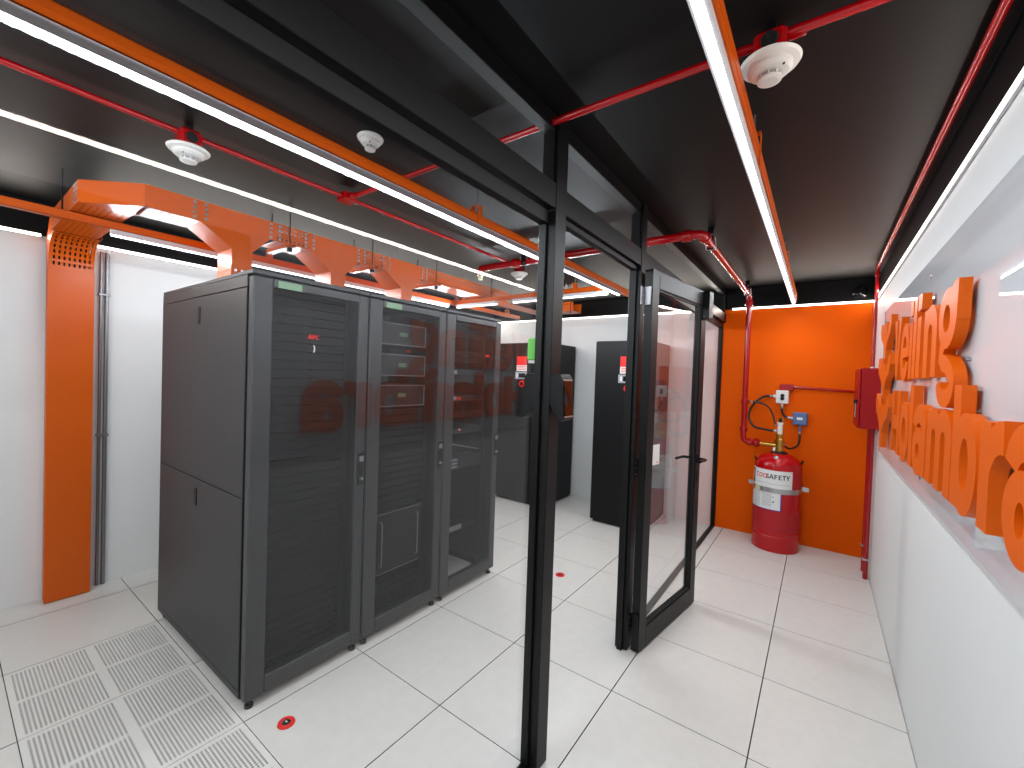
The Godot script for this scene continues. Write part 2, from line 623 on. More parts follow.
func door_leaf() -> void:
	var o := Node3D.new()
	o.name = "door_1"
	add_child(o)
	tag(o, "", "", "", "structure")
	var w := 0.82
	var h := 2.17
	var d := Vector3(0.112, 0, -0.80).normalized()
	o.transform = Transform3D(Basis(d, Vector3.UP, Vector3(-d.z, 0, d.x)), Vector3(-0.797, 0.012, -2.365))
	var f: Material = M.frame_black
	var t := 0.024
	part(Geo.new().box(Vector3(0, 0, -t), Vector3(0.085, h, t), 0.002), "stile", f, o)
	part(Geo.new().box(Vector3(w - 0.085, 0, -t), Vector3(w, h, t), 0.002), "stile", f, o)
	part(Geo.new().box(Vector3(0.085, h - 0.10, -t), Vector3(w - 0.085, h, t), 0.002), "top_rail", f, o)
	part(Geo.new().box(Vector3(0.085, 0, -t), Vector3(w - 0.085, 0.12, t), 0.002), "bottom_rail", f, o)
	part(Geo.new().box(Vector3(0.075, 0.11, -0.004), Vector3(w - 0.075, h - 0.09, 0.004)), "glass_pane", M.glass, o)
	for b in [[Vector3(0.085, 0.12, 0), Vector3(0.095, h - 0.10, t * 0.7)], [Vector3(w - 0.095, 0.12, 0), Vector3(w - 0.085, h - 0.10, t * 0.7)], [Vector3(0.085, 0.12, 0), Vector3(w - 0.085, 0.132, t * 0.7)], [Vector3(0.085, h - 0.112, 0), Vector3(w - 0.085, h - 0.10, t * 0.7)]]:
		part(Geo.new().box(b[0] + Vector3(0, 0, 0.004), b[1]), "bead", M.gasket, o)
	# lever handles on both faces, lock below
	for s in [1.0, -1.0]:
		var hd := part(Geo.new().box(Vector3(w - 0.058, 0.985, s * t), Vector3(w - 0.028, 1.05, s * (t + 0.008)), 0.003), "handle", M.dark_plastic, o)
		var g := Geo.new()
		g.tube([Vector3(w - 0.043, 1.017, s * t), Vector3(w - 0.043, 1.017, s * (t + 0.045)), Vector3(w - 0.055, 1.017, s * (t + 0.055)), Vector3(w - 0.16, 1.017, s * (t + 0.055))], 0.0095, 12)
		part(g, "lever", M.dark_plastic, hd)
		part(Geo.new().box(Vector3(w - 0.058, 0.86, s * t), Vector3(w - 0.028, 0.93, s * (t + 0.006)), 0.003), "lock_plate", M.dark_plastic, o)
	# magnetic lock block at the top of the free stile
	part(Geo.new().box(Vector3(w - 0.075, h - 0.19, t), Vector3(w + 0.0, h - 0.005, t + 0.045), 0.003), "lock_block", M.dark_plastic, o)
	# butt hinges
	for y in [0.17, 1.05, 2.02]:
		var g := Geo.new().box(Vector3(-0.045, y - 0.05, -t - 0.002), Vector3(-0.012, y + 0.05, -t + 0.004), 0.001)
		g.box(Vector3(-0.012, y - 0.05, -t + 0.004), Vector3(-0.004, y + 0.05, t - 0.006), 0.001)
		var hg := part(g, "hinge", M.dull_steel if y > 2 else M.dark_plastic, o)
		var s := Geo.new()
		for k in [-0.032, 0.0, 0.032]:
			s.lathe([Vector2(0.0, 0.002), Vector2(0.004, 0.002), Vector2(0.004, 0.0)], Transform3D(Basis(Vector3.RIGHT, PI / 2), Vector3(-0.028, y + k, -t + 0.004)), 8)
		part(s, "screws", M.steel, hg)


# ------------------------------------------------------------------ lights
func wall_strip(label: String, a: Vector3, b: Vector3, inward: Vector3, power := 1.0) -> void:
	var mid := (a + b) * 0.5
	var o := thing("led_strip", label, "strip light", mid)
	var along := (b - a).normalized()
	var len := (b - a).length()
	var basis := Basis(along, Vector3.UP, along.cross(Vector3.UP))
	if basis.z.dot(inward) < 0:
		basis = Basis(-along, Vector3.UP, (-along).cross(Vector3.UP))
	var g := Geo.new().box(Vector3(-len / 2, -0.011, 0.001), Vector3(len / 2, 0.011, 0.012), 0.002)
	g.moved(Transform3D(basis, mid))
	part(g, "profile", M.fixture_white, o)
	g = Geo.new().box(Vector3(-len / 2 + 0.004, -0.0095, 0.0115), Vector3(len / 2 - 0.004, 0.0095, 0.016), 0.002)
	g.moved(Transform3D(basis, mid))
	part(g, "led_diffuser", M.led_warm, o)
	area(o, mid + inward * 0.020 + Vector3.DOWN * 0.004, along, inward, len - 0.02, 0.016, WALL * power * len, Color(1.0, 0.955, 0.91))


func wall_strips() -> void:
	wall_strip("thin LED strip along the top of the white wall behind the sign", Vector3(XR, STRIP, ZB + 0.02), Vector3(XR, STRIP, ZF - 0.02), Vector3(-1, 0, 0))
	wall_strip("thin LED strip along the top of the orange end wall", Vector3(-0.79, STRIP, ZB), Vector3(XR - 0.02, STRIP, ZB), Vector3(0, 0, 1))
	wall_strip("thin LED strip above the two black cooling cabinets on the white wall", Vector3(XL + 0.02, STRIP, ZB), Vector3(-0.91, STRIP, ZB), Vector3(0, 0, 1), 1.6)
	wall_strip("long thin LED strip on the white wall behind the racks, starting at the orange riser", Vector3(XL, STRIP, ZB + 0.02), Vector3(XL, STRIP, -0.66), Vector3(1, 0, 0), 1.6)
	wall_strip("shorter thin LED strip on the white wall, ending at the orange riser", Vector3(XL, STRIP, -0.41), Vector3(XL, STRIP, ZF - 0.02), Vector3(1, 0, 0), 1.6)


# hanging fixture: orange channel above a white LED housing, rods to the ceiling
func fixture(label: String, y: float, a: Vector3, b: Vector3, leds: Array, rods: Array, top: float, power: float, spread := 0.87) -> void:
	var mid := Vector3((a.x + b.x) / 2, y, (a.z + b.z) / 2)
	var o := thing("hanging_linear_light", label, "ceiling light", mid, "hanging linear lights")
	var along := (b - a).normalized()
	var basis := Basis(along, Vector3.UP, along.cross(Vector3.UP))
	var len := (b - a).length()
	var t := Transform3D(basis, Vector3(a.x, y, a.z))
	# C-shaped channel, lips turned in at the top
	var g := Geo.new()
	var y0 := 0.034
	var y1 := top
	for bx in [[-0.021, y0, 0.021, y0 + 0.002], [-0.021, y0, -0.019, y1], [0.019, y0, 0.021, y1], [-0.021, y1 - 0.002, -0.012, y1], [0.012, y1 - 0.002, 0.021, y1]]:
		g.box(Vector3(0, bx[1], bx[0]), Vector3(len, bx[3], bx[2]))
	g.box(Vector3(0, (y0 + y1) * 0.5 - 0.002, 0.021), Vector3(len, (y0 + y1) * 0.5 + 0.002, 0.0222))
	g.box(Vector3(0, (y0 + y1) * 0.5 - 0.002, -0.0222), Vector3(len, (y0 + y1) * 0.5 + 0.002, -0.021))
	g.moved(t)
	part(g, "channel", M.tray_orange, o)
	for s in leds:
		var u0: float = s[0]
		var u1: float = s[1]
		var body := Geo.new()
		for bx in [[-0.017, 0.011, 0.017, 0.0335], [-0.017, 0.006, -0.0115, 0.011], [0.0115, 0.006, 0.017, 0.011]]:
			body.box(Vector3(u0, bx[1], bx[0]), Vector3(u1, bx[3], bx[2]))
		body.moved(t)
		var hs := part(body, "housing", M.fixture_white, o)
		# tubes of 1.2 m end to end
		var n := maxi(1, roundi((u1 - u0) / 1.2))
		for k in n:
			var p := u0 + (u1 - u0) * k / n
			var q := u0 + (u1 - u0) * (k + 1) / n
			var prof := []
			for w in 9:
				var ang := PI * w / 8.0
				prof.append(Vector2(-0.0095 * cos(ang), 0.006 - 0.008 * sin(ang)))
			prof.append(Vector2(0.0095, 0.0109))
			prof.append(Vector2(-0.0095, 0.0109))
			var tg := Geo.new()
			tg.prism([PackedVector2Array(prof)], q - p - 0.004, Transform3D(Basis(Vector3(0, 0, 1), Vector3.UP, Vector3(-1, 0, 0)), Vector3(q - 0.002, 0, 0)))
			tg.moved(t)
			part(tg, "led_tube", M.led_white, hs)
		for sd in [-1.0, 1.0]:   # the bowed diffuser throws light down to both sides
			var face: Vector3 = (Vector3.DOWN * sqrt(1.0 - spread * spread) + basis.z * sd * spread).normalized()
			area(o, t * Vector3((u0 + u1) / 2, -0.004, sd * 0.005), along, face, u1 - u0 - 0.01, 0.008, power * 0.5 * (u1 - u0), Color(0.93, 0.97, 1.0))
	for r in rods:
		var q := t * Vector3(r, y1, 0)
		part(Geo.new().tube([Vector3(q.x, y + y0 + 0.002, q.z), Vector3(q.x, CEIL, q.z)], 0.0035, 8), "rod", M.dull_steel, o)
		var s := Geo.new().box(Vector3(r - 0.014, y0 - 0.002, 0.0222), Vector3(r + 0.014, y1 + 0.045, 0.0245))
		s.box(Vector3(r - 0.014, y0 - 0.002, -0.0245), Vector3(r + 0.014, y1 + 0.045, -0.0222))
		s.box(Vector3(r - 0.014, y1 + 0.043, -0.0245), Vector3(r + 0.014, y1 + 0.0455, 0.0245))
		s.moved(t)
		part(s, "hanger", M.tray_orange, o)


func fixtures() -> void:
	fixture("linear LED light in orange channel hanging over the corridor beside the sign", 2.335, Vector3(-0.236, 0, 1.1), Vector3(-0.236, 0, -4.88), [[0.02, 5.93]], [0.6, 2.9, 4.6], 0.106, HANG * 0.78, 0.6)
	var y := 2.25
	fixture("linear LED light in orange channel between rack fronts and glass partition", y, Vector3(-1.376, 0, 1.0), Vector3(-1.376, 0, -4.1), [[0.02, 4.34]], [0.4, 2.55, 4.75], 0.076, HANG)
	fixture("linear LED light in orange channel hanging behind the rack row", y, Vector3(-3.17, 0, 1.0), Vector3(-3.17, 0, -4.45), [[1.575, 4.17]], [0.6, 2.4, 4.3, 5.2], 0.076, HANG)
	fixture("cross-running LED light in orange channel past the end of the racks", y, Vector3(-3.14, 0, -3.26), Vector3(-1.435, 0, -3.26), [[0.02, 0.55], [0.75, 1.70]], [0.12, 1.4], 0.076, HANG * 2.6)
	fixture("cross-running LED light in orange channel over the floor before the first rack", y, Vector3(-3.14, 0, 0.55), Vector3(-1.405, 0, 0.55), [[0.02, 1.70]], [0.3, 1.4], 0.076, HANG * 2.1)


# ------------------------------------------------------------------ racks
const RX := -2.03
const RB := -3.25


func racks() -> void:
	var names := [
		["black server rack with exposed grey side panel beside the perforated floor tiles", true],
		["middle black server rack, mesh door showing grey battery modules inside", false],
		["black server rack at the end of the row, mostly empty, white shelf low down", false],
	]
	var blank := Geo.new().box(Vector3(-0.012, 0.0006, -0.214), Vector3(0, 0.0405, 0.214), 0.0015).mesh()
	for k in 3:
		var z1 := -0.83 - 0.6 * k
		var z0 := z1 - 0.597
		var zc := (z0 + z1) / 2
		var o := thing("server_rack", names[k][0], "server rack", Vector3((RX + RB) / 2, 0, zc), "server racks in a row")
		var xf := RX - 0.055
		# frame: four posts, top, bottom, back
		for x in [[RB, RB + 0.05], [xf - 0.05, xf]]:
			for z in [[z0 + 0.013, z0 + 0.05], [z1 - 0.05, z1 - 0.013]]:
				part(Geo.new().box(Vector3(x[0], 0.045, z[0]), Vector3(x[1], 1.972, z[1]), 0.003), "upright", M.rack_dark, o)
		part(Geo.new().box(Vector3(RB, 1.972, z0 + 0.001), Vector3(RX, 1.992, z1 - 0.001), 0.003), "roof", M.rack_black, o)
		part(Geo.new().box(Vector3(RB, 0.04, z0 + 0.004), Vector3(xf, 0.06, z1 - 0.004), 0.002), "base", M.rack_dark, o)
		part(Geo.new().box(Vector3(RB - 0.004, 0.06, z0 + 0.006), Vector3(RB, 1.972, z1 - 0.006)), "back_door", M.rack_black, o)
		# side panels
		for s in ([z1, z0] if k == 0 else ([z0] if k == 2 else [])):
			var i0: float = s - 0.012 if s == z1 else s
			var i1: float = s if s == z1 else s + 0.012
			for yy in [[0.075, 0.955], [0.96, 1.915]]:
				var sp := part(Geo.new().box(Vector3(RB + 0.006, yy[0], i0), Vector3(xf - 0.006, yy[1], i1), 0.002), "side_panel", M.rack_black, o)
				if s == z1:
					var lg := Geo.new().box(Vector3(-2.675, yy[1] - 0.14, i1), Vector3(-2.640, yy[1] - 0.05, i1 + 0.003), 0.001)
					part(lg, "latch", M.dark_plastic, sp)
			part(Geo.new().box(Vector3(RB, 1.918, i0), Vector3(xf, 1.972, i1), 0.002), "side_rail", M.rack_black, o)
			part(Geo.new().box(Vector3(RB, 0.04, i0), Vector3(xf, 0.072, i1), 0.002), "side_rail", M.rack_black, o)
			part(Geo.new().box(Vector3(RB, 0.072, i0), Vector3(RB + 0.005, 1.918, i1)), "edge_strip", M.rack_dark, o)
			part(Geo.new().box(Vector3(xf - 0.005, 0.072, i0), Vector3(xf, 1.918, i1)), "edge_strip", M.rack_dark, o)
		if k < 2:
			part(Geo.new().box(Vector3(RB + 0.01, 0.08, z0 - 0.0), Vector3(xf - 0.06, 1.96, z0 + 0.003)), "divider", M.rack_dark, o)
		# inside back sheet, mounting rails
		part(Geo.new().box(Vector3(-2.55, 0.07, z0 + 0.06), Vector3(-2.545, 1.96, z1 - 0.06)), "air_baffle", M.rack_dark, o)
		for z in [z0 + 0.053, z1 - 0.082]:
			part(Geo.new().box(Vector3(xf - 0.075, 0.075, z), Vector3(xf - 0.05, 1.965, z + 0.029), 0.001), "mounting_rail", M.rack_dark, o)
		# door: frame of four members round a perforated sheet
		var da := z0 + 0.003
		var db := z1 - 0.003
		var dd := Geo.new()
		var x0 := RX - 0.048
		var lw := 0.085
		var rw := 0.062
		dd.box(Vector3(x0, 0.045, db - lw), Vector3(RX, 1.965, db), 0.006)
		dd.box(Vector3(x0, 0.045, da), Vector3(RX, 1.965, da + rw), 0.006)
		dd.box(Vector3(x0, 0.045, da + rw), Vector3(RX, 0.125, db - lw), 0.004)
		dd.box(Vector3(x0, 1.925, da + rw), Vector3(RX, 1.965, db - lw), 0.004)
		var door := part(dd, "door", M.rack_black, o)
		part(Geo.new().box(Vector3(RX - 0.012, 0.122, da + rw - 0.003), Vector3(RX - 0.010, 1.928, db - lw + 0.003)), "perforated_sheet", M.door_mesh, door)
		var hg := Geo.new().box(Vector3(RX - 0.002, 0.93, da + 0.012), Vector3(RX + 0.006, 1.105, da + 0.046), 0.002)
		part(hg, "handle", M.dark_plastic, door)
		part(Geo.new().box(Vector3(RX + 0.005, 1.06, da + 0.016), Vector3(RX + 0.014, 1.09, da + 0.042), 0.002), "latch", M.dull_steel, door)
		part(Geo.new().lathe([Vector2(0, 0.014), Vector2(0.007, 0.014), Vector2(0.008, 0.0)], Transform3D(Basis(Vector3.BACK, -PI / 2), Vector3(RX + 0.005, 0.965, da + 0.028)), 14), "lock", M.steel, door)
		# levelling feet
		for x in [RB + 0.04, RX - 0.03]:
			for z in [z0 + 0.035, z1 - 0.035]:
				part(Geo.new().lathe([Vector2(0.0, 0.042), Vector2(0.008, 0.042), Vector2(0.008, 0.018), Vector2(0.019, 0.014), Vector2(0.019, 0.0), Vector2(0, 0)], Transform3D(Basis(), Vector3(x, 0, z)), 14), "foot", M.rubber, o)
		# one-unit blanking panels
		var u0 := 0.085
		for u in 42:
			var y := u0 + 0.0445 * u
			if k == 1 and ((y > 1.29 and y < 1.865) or (y > 0.26 and y < 0.70)):
				continue
			if k == 2 and not (u in [26, 35, 36, 39, 40, 41]):
				continue
			at_mesh(blank, Transform3D(Basis(), Vector3(xf - 0.052, y, zc - 0.003)), "blanking_panel", M.blank_panel, o)
		# tag at the head of the door
		if k < 2:
			part(Geo.new().box(Vector3(RX, 1.926, db - 0.215), Vector3(RX + 0.002, 1.958, db - 0.105)), "name_plate", M.tag_green, door)
	# red maker's mark and a white crescent on the mesh of the near door
	var face := Basis(Vector3(0, 0, -1), Vector3.UP, Vector3.RIGHT)
	var near: Node3D = get_node("server_rack").get_node("door")
	lettering("APC", 0.022, 0.003, Transform3D(face, Vector3(RX - 0.005, 1.715, -1.115)), "logo", M.print_red, near)
	lettering(")", 0.030, 0.003, Transform3D(face, Vector3(RX - 0.005, 1.660, -1.118)), "mark", M.white_plastic, near)
	rack_contents()


func rack_contents() -> void:
	var xf := RX - 0.105
	var face := Basis(Vector3(0, 0, -1), Vector3.UP, Vector3.RIGHT)
	# three battery modules in the middle rack
	var zc := -0.83 - 0.6 - 0.2985
	var k := 0
	for y in [[1.72, 1.86, "top of the three"], [1.53, 1.67, "second of the three"], [1.34, 1.48, "lowest of the three"]]:
		var o := thing("battery_module", "grey battery module behind mesh door of middle rack, %s" % y[2], "battery module", Vector3(xf - 0.25, y[0], zc), "battery modules in the middle rack")
		part(Geo.new().box(Vector3(xf - 0.38, y[0], zc - 0.212), Vector3(xf + 0.005, y[1], zc + 0.212), 0.004), "case", M.module_grey, o)
		# pale raised rim round the front
		var g := Geo.new()
		for b in [[y[0] + 0.004, -0.20, y[0] + 0.008, 0.20], [y[1] - 0.008, -0.20, y[1] - 0.004, 0.20], [y[0] + 0.004, -0.204, y[1] - 0.004, -0.20], [y[0] + 0.004, 0.20, y[1] - 0.004, 0.204]]:
			g.box(Vector3(xf + 0.005, b[0], zc + b[1]), Vector3(xf + 0.010, b[2], zc + b[3]))
		part(g, "rim", M.grey_plastic, o)
		part(Geo.new().box(Vector3(xf + 0.005, y[0] + 0.01, zc + 0.205), Vector3(xf + 0.026, y[1] - 0.01, zc + 0.214), 0.003), "handle", M.grey_plastic, o)
		part(Geo.new().box(Vector3(xf + 0.005, y[0] + 0.06, zc - 0.05), Vector3(xf + 0.007, y[0] + 0.085, zc + 0.01)), "status_label", M.tag_green, o)
		if k == 1:
			lettering("APC", 0.016, 0.002, Transform3D(face, Vector3(xf + 0.012, 1.69, zc - 0.06)), "logo", M.print_red, o)
		k += 1
	# large chassis low in the middle rack
	var c := thing("power_chassis", "tall dark chassis with two pale pull handles, low in the middle rack", "chassis", Vector3(xf - 0.25, 0.31, zc))
	part(Geo.new().box(Vector3(xf - 0.38, 0.31, zc - 0.212), Vector3(xf + 0.005, 0.69, zc + 0.212), 0.004), "case", M.module_grey, c)
	for z in [0.185, 0.115, -0.165]:
		var g := Geo.new()
		g.tube([Vector3(xf + 0.005, 0.36, zc + z), Vector3(xf + 0.026, 0.37, zc + z), Vector3(xf + 0.026, 0.63, zc + z), Vector3(xf + 0.005, 0.64, zc + z)], 0.004, 8)
		part(g, "handle", M.grey_plastic, c)
	var rim := Geo.new()
	for b in [[0.315, -0.20, 0.318, 0.20], [0.682, -0.20, 0.685, 0.20]]:
		rim.box(Vector3(xf + 0.005, b[0], zc + b[1]), Vector3(xf + 0.009, b[2], zc + b[3]))
	part(rim, "rim", M.grey_plastic, c)
	# the end rack: switches, a patch panel, a shelf
	zc = -0.83 - 1.2 - 0.2985
	var sw := thing("network_switch", "slim network switch with a red status lamp in the end rack", "network switch", Vector3(xf - 0.15, 1.12, zc))
	part(Geo.new().box(Vector3(xf - 0.30, 1.12, zc - 0.212), Vector3(xf, 1.163, zc + 0.212), 0.002), "case", M.module_grey, sw)
	part(Geo.new().box(Vector3(xf, 1.143, zc + 0.03), Vector3(xf + 0.003, 1.153, zc + 0.043)), "status_led", M.led_red, sw)
	var pp := thing("patch_panel", "patch panel with pale ports under the network switch in the end rack", "patch panel", Vector3(xf - 0.1, 0.86, zc))
	part(Geo.new().box(Vector3(xf - 0.12, 0.86, zc - 0.212), Vector3(xf, 0.95, zc + 0.212), 0.002), "case", M.module_grey, pp)
	for r in 3:
		part(Geo.new().box(Vector3(xf, 0.87 + 0.026 * r, zc + 0.05), Vector3(xf + 0.004, 0.885 + 0.026 * r, zc + 0.19)), "port_row", M.print_grey, pp)
	var sh := thing("rack_shelf", "pale metal shelf tray in the middle of the end rack", "shelf", Vector3(xf - 0.2, 0.40, zc))
	part(Geo.new().box(Vector3(xf - 0.40, 0.40, zc - 0.212), Vector3(xf, 0.403, zc + 0.212)), "deck", M.rack_dark, sh)
	part(Geo.new().box(Vector3(xf - 0.002, 0.403, zc - 0.02), Vector3(xf, 0.44, zc + 0.212)), "lip", M.grey_plastic, sh)
	var pl := thing("document_tray", "flat white tray lying on the floor of the end rack", "tray", Vector3(xf - 0.25, 0.061, zc))
	part(Geo.new().box(Vector3(xf - 0.40, 0.0605, zc - 0.17), Vector3(xf - 0.02, 0.085, zc + 0.17), 0.004), "tray_body", M.white_plastic, pl)
	for y in [1.55, 1.36]:
		var md := thing("network_switch", ("network switch with a white label strip, upper one in the end rack" if y > 1.5 else "network switch with an orange cable tag, below the labelled one"), "network switch", Vector3(xf - 0.15, y, zc))
		part(Geo.new().box(Vector3(xf - 0.30, y, zc - 0.212), Vector3(xf, y + 0.043, zc + 0.212), 0.002), "case", M.module_grey, md)
		part(Geo.new().box(Vector3(xf, y + 0.008, zc + 0.08), Vector3(xf + 0.003, y + 0.035, zc + 0.19)), "port_row", M.print_grey, md)
		if y < 1.5:
			part(Geo.new().box(Vector3(xf, y + 0.01, zc + 0.03), Vector3(xf + 0.003, y + 0.03, zc + 0.07)), "cable_tag", M.print_orange, md)
	lettering("APC", 0.018, 0.002, Transform3D(face, Vector3(RX - 0.006, 1.70, -2.47)), "logo", M.print_red, get_node("server_rack_002").get_node("door"))


# ------------------------------------------------------------------ cooling cabinets
func coolers() -> void:
	var k := 0
	for c in [[-3.34, -2.60, "black cooling cabinet whose red label shows through the glass pane"], [-1.985, -1.40, "black cooling cabinet beside the open door, display under its red label"]]:
		var z1 := -4.25
		var z0 := -4.96
		var o := thing("cooling_cabinet", c[2], "cooling cabinet", Vector3((c[0] + c[1]) / 2, 0, -4.6), "cooling cabinets against the back wall")
		part(Geo.new().box(Vector3(c[0], 0.03, z0), Vector3(c[1], 1.965, z1 - 0.022), 0.004), "body", M.cabinet_black, o)
		part(Geo.new().box(Vector3(c[0] + 0.02, 0, z0 + 0.02), Vector3(c[1] - 0.02, 0.03, z1 - 0.05)), "plinth", M.rubber, o)
		var d := part(Geo.new().box(Vector3(c[0] + 0.003, 0.035, z1 - 0.020), Vector3(c[1] - 0.003, 1.96, z1), 0.004), "door", M.cabinet_black, o)
		var lx: float = -3.03 if k == 0 else -1.70
		part(Geo.new().box(Vector3(lx, 1.69, z1), Vector3(lx + 0.15, 1.80, z1 + 0.002)), "label_top", M.print_red, d)
		part(Geo.new().box(Vector3(lx, 1.62, z1), Vector3(lx + 0.15, 1.69, z1 + 0.002)), "label_text", M.paper, d)
		for r in 3:
			part(Geo.new().box(Vector3(lx + 0.012, 1.635 + 0.018 * r, z1 + 0.002), Vector3(lx + 0.138, 1.643 + 0.018 * r, z1 + 0.0025)), "print_line", M.print_red, d)
		var dp := part(Geo.new().box(Vector3(lx - 0.015, 1.52, z1), Vector3(lx + 0.155, 1.61, z1 + 0.012), 0.004), "display", M.grey_plastic, d)
		part(Geo.new().box(Vector3(lx + 0.04, 1.54, z1 + 0.012), Vector3(lx + 0.14, 1.592, z1 + 0.014)), "screen", M.gloss_screen, dp)
		part(Geo.new().box(Vector3(lx + 0.008, 1.54, z1 + 0.012), Vector3(lx + 0.028, 1.59, z1 + 0.014)), "key_strip", M.white_plastic, dp)
		var t := Transform3D(Basis(Vector3.RIGHT, PI / 2), Vector3(lx + 0.09, 1.465, z1))
		var kn := part(Geo.new().lathe([Vector2(0.022, 0.016), Vector2(0.040, 0.014), Vector2(0.043, 0.0)], t, 24), "switch_ring", M.print_red, d)
		part(Geo.new().lathe([Vector2(0, 0.026), Vector2(0.018, 0.024), Vector2(0.022, 0.010)], t, 20), "switch_knob", M.dark_plastic, kn)
		part(Geo.new().box(Vector3(c[0] + 0.03, 1.66, z1), Vector3(c[0] + 0.045, 1.70, z1 + 0.004), 0.001), "latch", M.dark_plastic, d)
		part(Geo.new().box(Vector3(c[0] + 0.03, 0.30, z1), Vector3(c[0] + 0.045, 0.34, z1 + 0.004), 0.001), "latch", M.dark_plastic, d)
		k += 1


# ------------------------------------------------------------------ cable tray
func cable_tray() -> void:
	var o := thing("cable_tray", "orange cable tray climbing the white wall and crossing over the racks", "cable tray", Vector3(-3.93, 0, -0.53))
	var m: Material = M.tray_orange
	var yb := 2.33
	var yt := 2.44
	var z1 := -0.43       # side towards the room
	var z0 := -0.635
	var xf := -3.93       # cover of the riser
	var s := 0.003
	# riser: back, sides with slots, smooth cover
	part(Geo.new().box(Vector3(XL + 0.012, 0.005, z0), Vector3(XL + 0.015, 2.28, z1)), "riser_back", m, o)
	for z in [z1, z0]:
		var r := row(2.15, 0.02, 43, 0.5)
		var q := row(0.09, 0.03, 1, 0.35)
		var zz: float = z
		var b := func(p: Vector3) -> Vector3: return Vector3(XL + 0.015 + p.x, 0.005 + p.y, zz + p.z)
		part(Geo.new().sheet(q[0], q[1], r[0], r[1], 0.002, b), "riser_side", m, o)
	part(Geo.new().box(Vector3(xf - 0.003, 0.005, z0 - 0.004), Vector3(xf, 2.125, z1 + 0.004), 0.0015), "riser_cover", m, o)
	part(Geo.new().box(Vector3(xf - 0.002, 2.12, z0 - 0.003), Vector3(xf + 0.002, 2.145, z1 + 0.003)), "cover_joint", m, o)
	# elbow: slotted sheet bent from upright to level
	var rad := 0.155
	var y_start := 2.145
	var arc := PI / 2 * rad
	var up := 0.03
	var across := row(z1 - z0, 0.010, 8, 0.42)
	var length := up + arc + 0.04
	var along := row(length, 0.008, 8, 0.58)
	var curve := func(p: Vector3) -> Vector3:
		var z := z0 + p.x
		if p.y < up:
			return Vector3(xf - p.z * -1.0, y_start + p.y, z)
		var a: float = minf((p.y - up) / rad, PI / 2)
		var extra: float = maxf(0.0, p.y - up - arc)
		var r: float = rad - p.z * -1.0
		var c := Vector3(xf + rad, y_start + up, z)
		return c + Vector3(-cos(a) * r, sin(a) * r, 0) + Vector3(extra, 0, 0)
	part(Geo.new().sheet(across[0], across[1], along[0], along[1], 0.002, curve), "elbow_base", m, o)
	for z in [z1, z0]:
		var g := Geo.new()
		var pl := PackedVector2Array()
		for k in 13:
			var a := PI / 2 * k / 12.0
			pl.append(Vector2(xf + rad - cos(a) * rad, y_start + up + sin(a) * rad))
		pl.append(Vector2(-3.70, yb))
		pl.append(Vector2(-3.70, yt))
		pl.append(Vector2(-3.90, yt))
		pl.append(Vector2(XL + 0.02, yt - 0.12))
		pl.append(Vector2(XL + 0.02, y_start))
		pl.append(Vector2(xf, y_start))
		pl.reverse()
		if Geometry2D.is_polygon_clockwise(pl):
			pl.reverse()
		g.prism([pl], 0.002, Transform3D(Basis(), Vector3(0, 0, z - 0.001)))
		part(g, "elbow_side", m, o)
	# level run towards the racks
	var cz1 := -0.417
	var cz0 := -0.617
	tray_length(o, Vector3(-3.72, yb, 0), Vector3(-2.95, yb, 0), cz0, cz1, 30, true)
	# 45 degree bend
	var A := Vector2(-2.95, cz1)
	var B := Vector2(-2.72, -0.615)
	var g2 := Geo.new()
	g2.quad(Vector3(A.x, yb, A.y), Vector3(B.x, yb, B.y), Vector3(B.x, yt, B.y), Vector3(A.x, yt, A.y))
	g2.quad(Vector3(A.x - 0.002, yt, A.y - 0.002), Vector3(B.x - 0.002, yt, B.y - 0.002), Vector3(B.x - 0.002, yb, B.y - 0.002), Vector3(A.x - 0.002, yb, A.y - 0.002))
	g2.quad(Vector3(A.x, yt, A.y), Vector3(B.x, yt, B.y), Vector3(B.x - 0.002, yt, B.y - 0.002), Vector3(A.x - 0.002, yt, A.y - 0.002))
	part(g2, "bend_side", m, o)
	part(Geo.new().prism([PackedVector2Array([Vector2(-2.95, -0.417), Vector2(-2.95, -0.617), Vector2(-2.92, -0.64), Vector2(-2.72, -0.64), Vector2(-2.72, -0.615)])], 0.002, Transform3D(Basis(Vector3.RIGHT, Vector3(0, 0, 1), Vector3.DOWN), Vector3(0, yb + 0.002, 0))), "bend_base", m, o)
	# run along the racks
	var xr := -2.72
	var xl := -2.92
	var drops := [-1.012, -1.612, -2.212]
	var from := -0.615
	for d in drops:
		run_piece(o, from, d + 0.165, xl, xr, yb, yt, true, from > -0.7)
		drop_piece(o, d, xl, xr, yb, yt)
		splice(o, d + 0.165, xr, yb)
		splice(o, d - 0.22, xr, yb)
		from = d - 0.22
	run_piece(o, from, -3.62, xl, xr, yb, yt, true)
	run_piece(o, -3.62, -4.36, xl, xr, yb, yt, false)
	# branch at the far end
	var br := Geo.new().box(Vector3(xl, yb, -4.56), Vector3(-2.34, yb + 0.002, -4.36))
	part(br, "branch_base", m, o)
	var across2 := row(0.38, 0.02, 9, 0.45)
	var up2 := row(yt - yb, 0.012, 3, 0.45)
	var bb := func(p: Vector3) -> Vector3: return Vector3(xr + p.x, yb + p.y, -4.36 + p.z)
	part(Geo.new().sheet(across2[0], across2[1], up2[0], up2[1], 0.002, bb), "branch_side", m, o)
	part(Geo.new().box(Vector3(xl, yb, -4.562), Vector3(-2.34, yt, -4.56)), "branch_side", m, o)
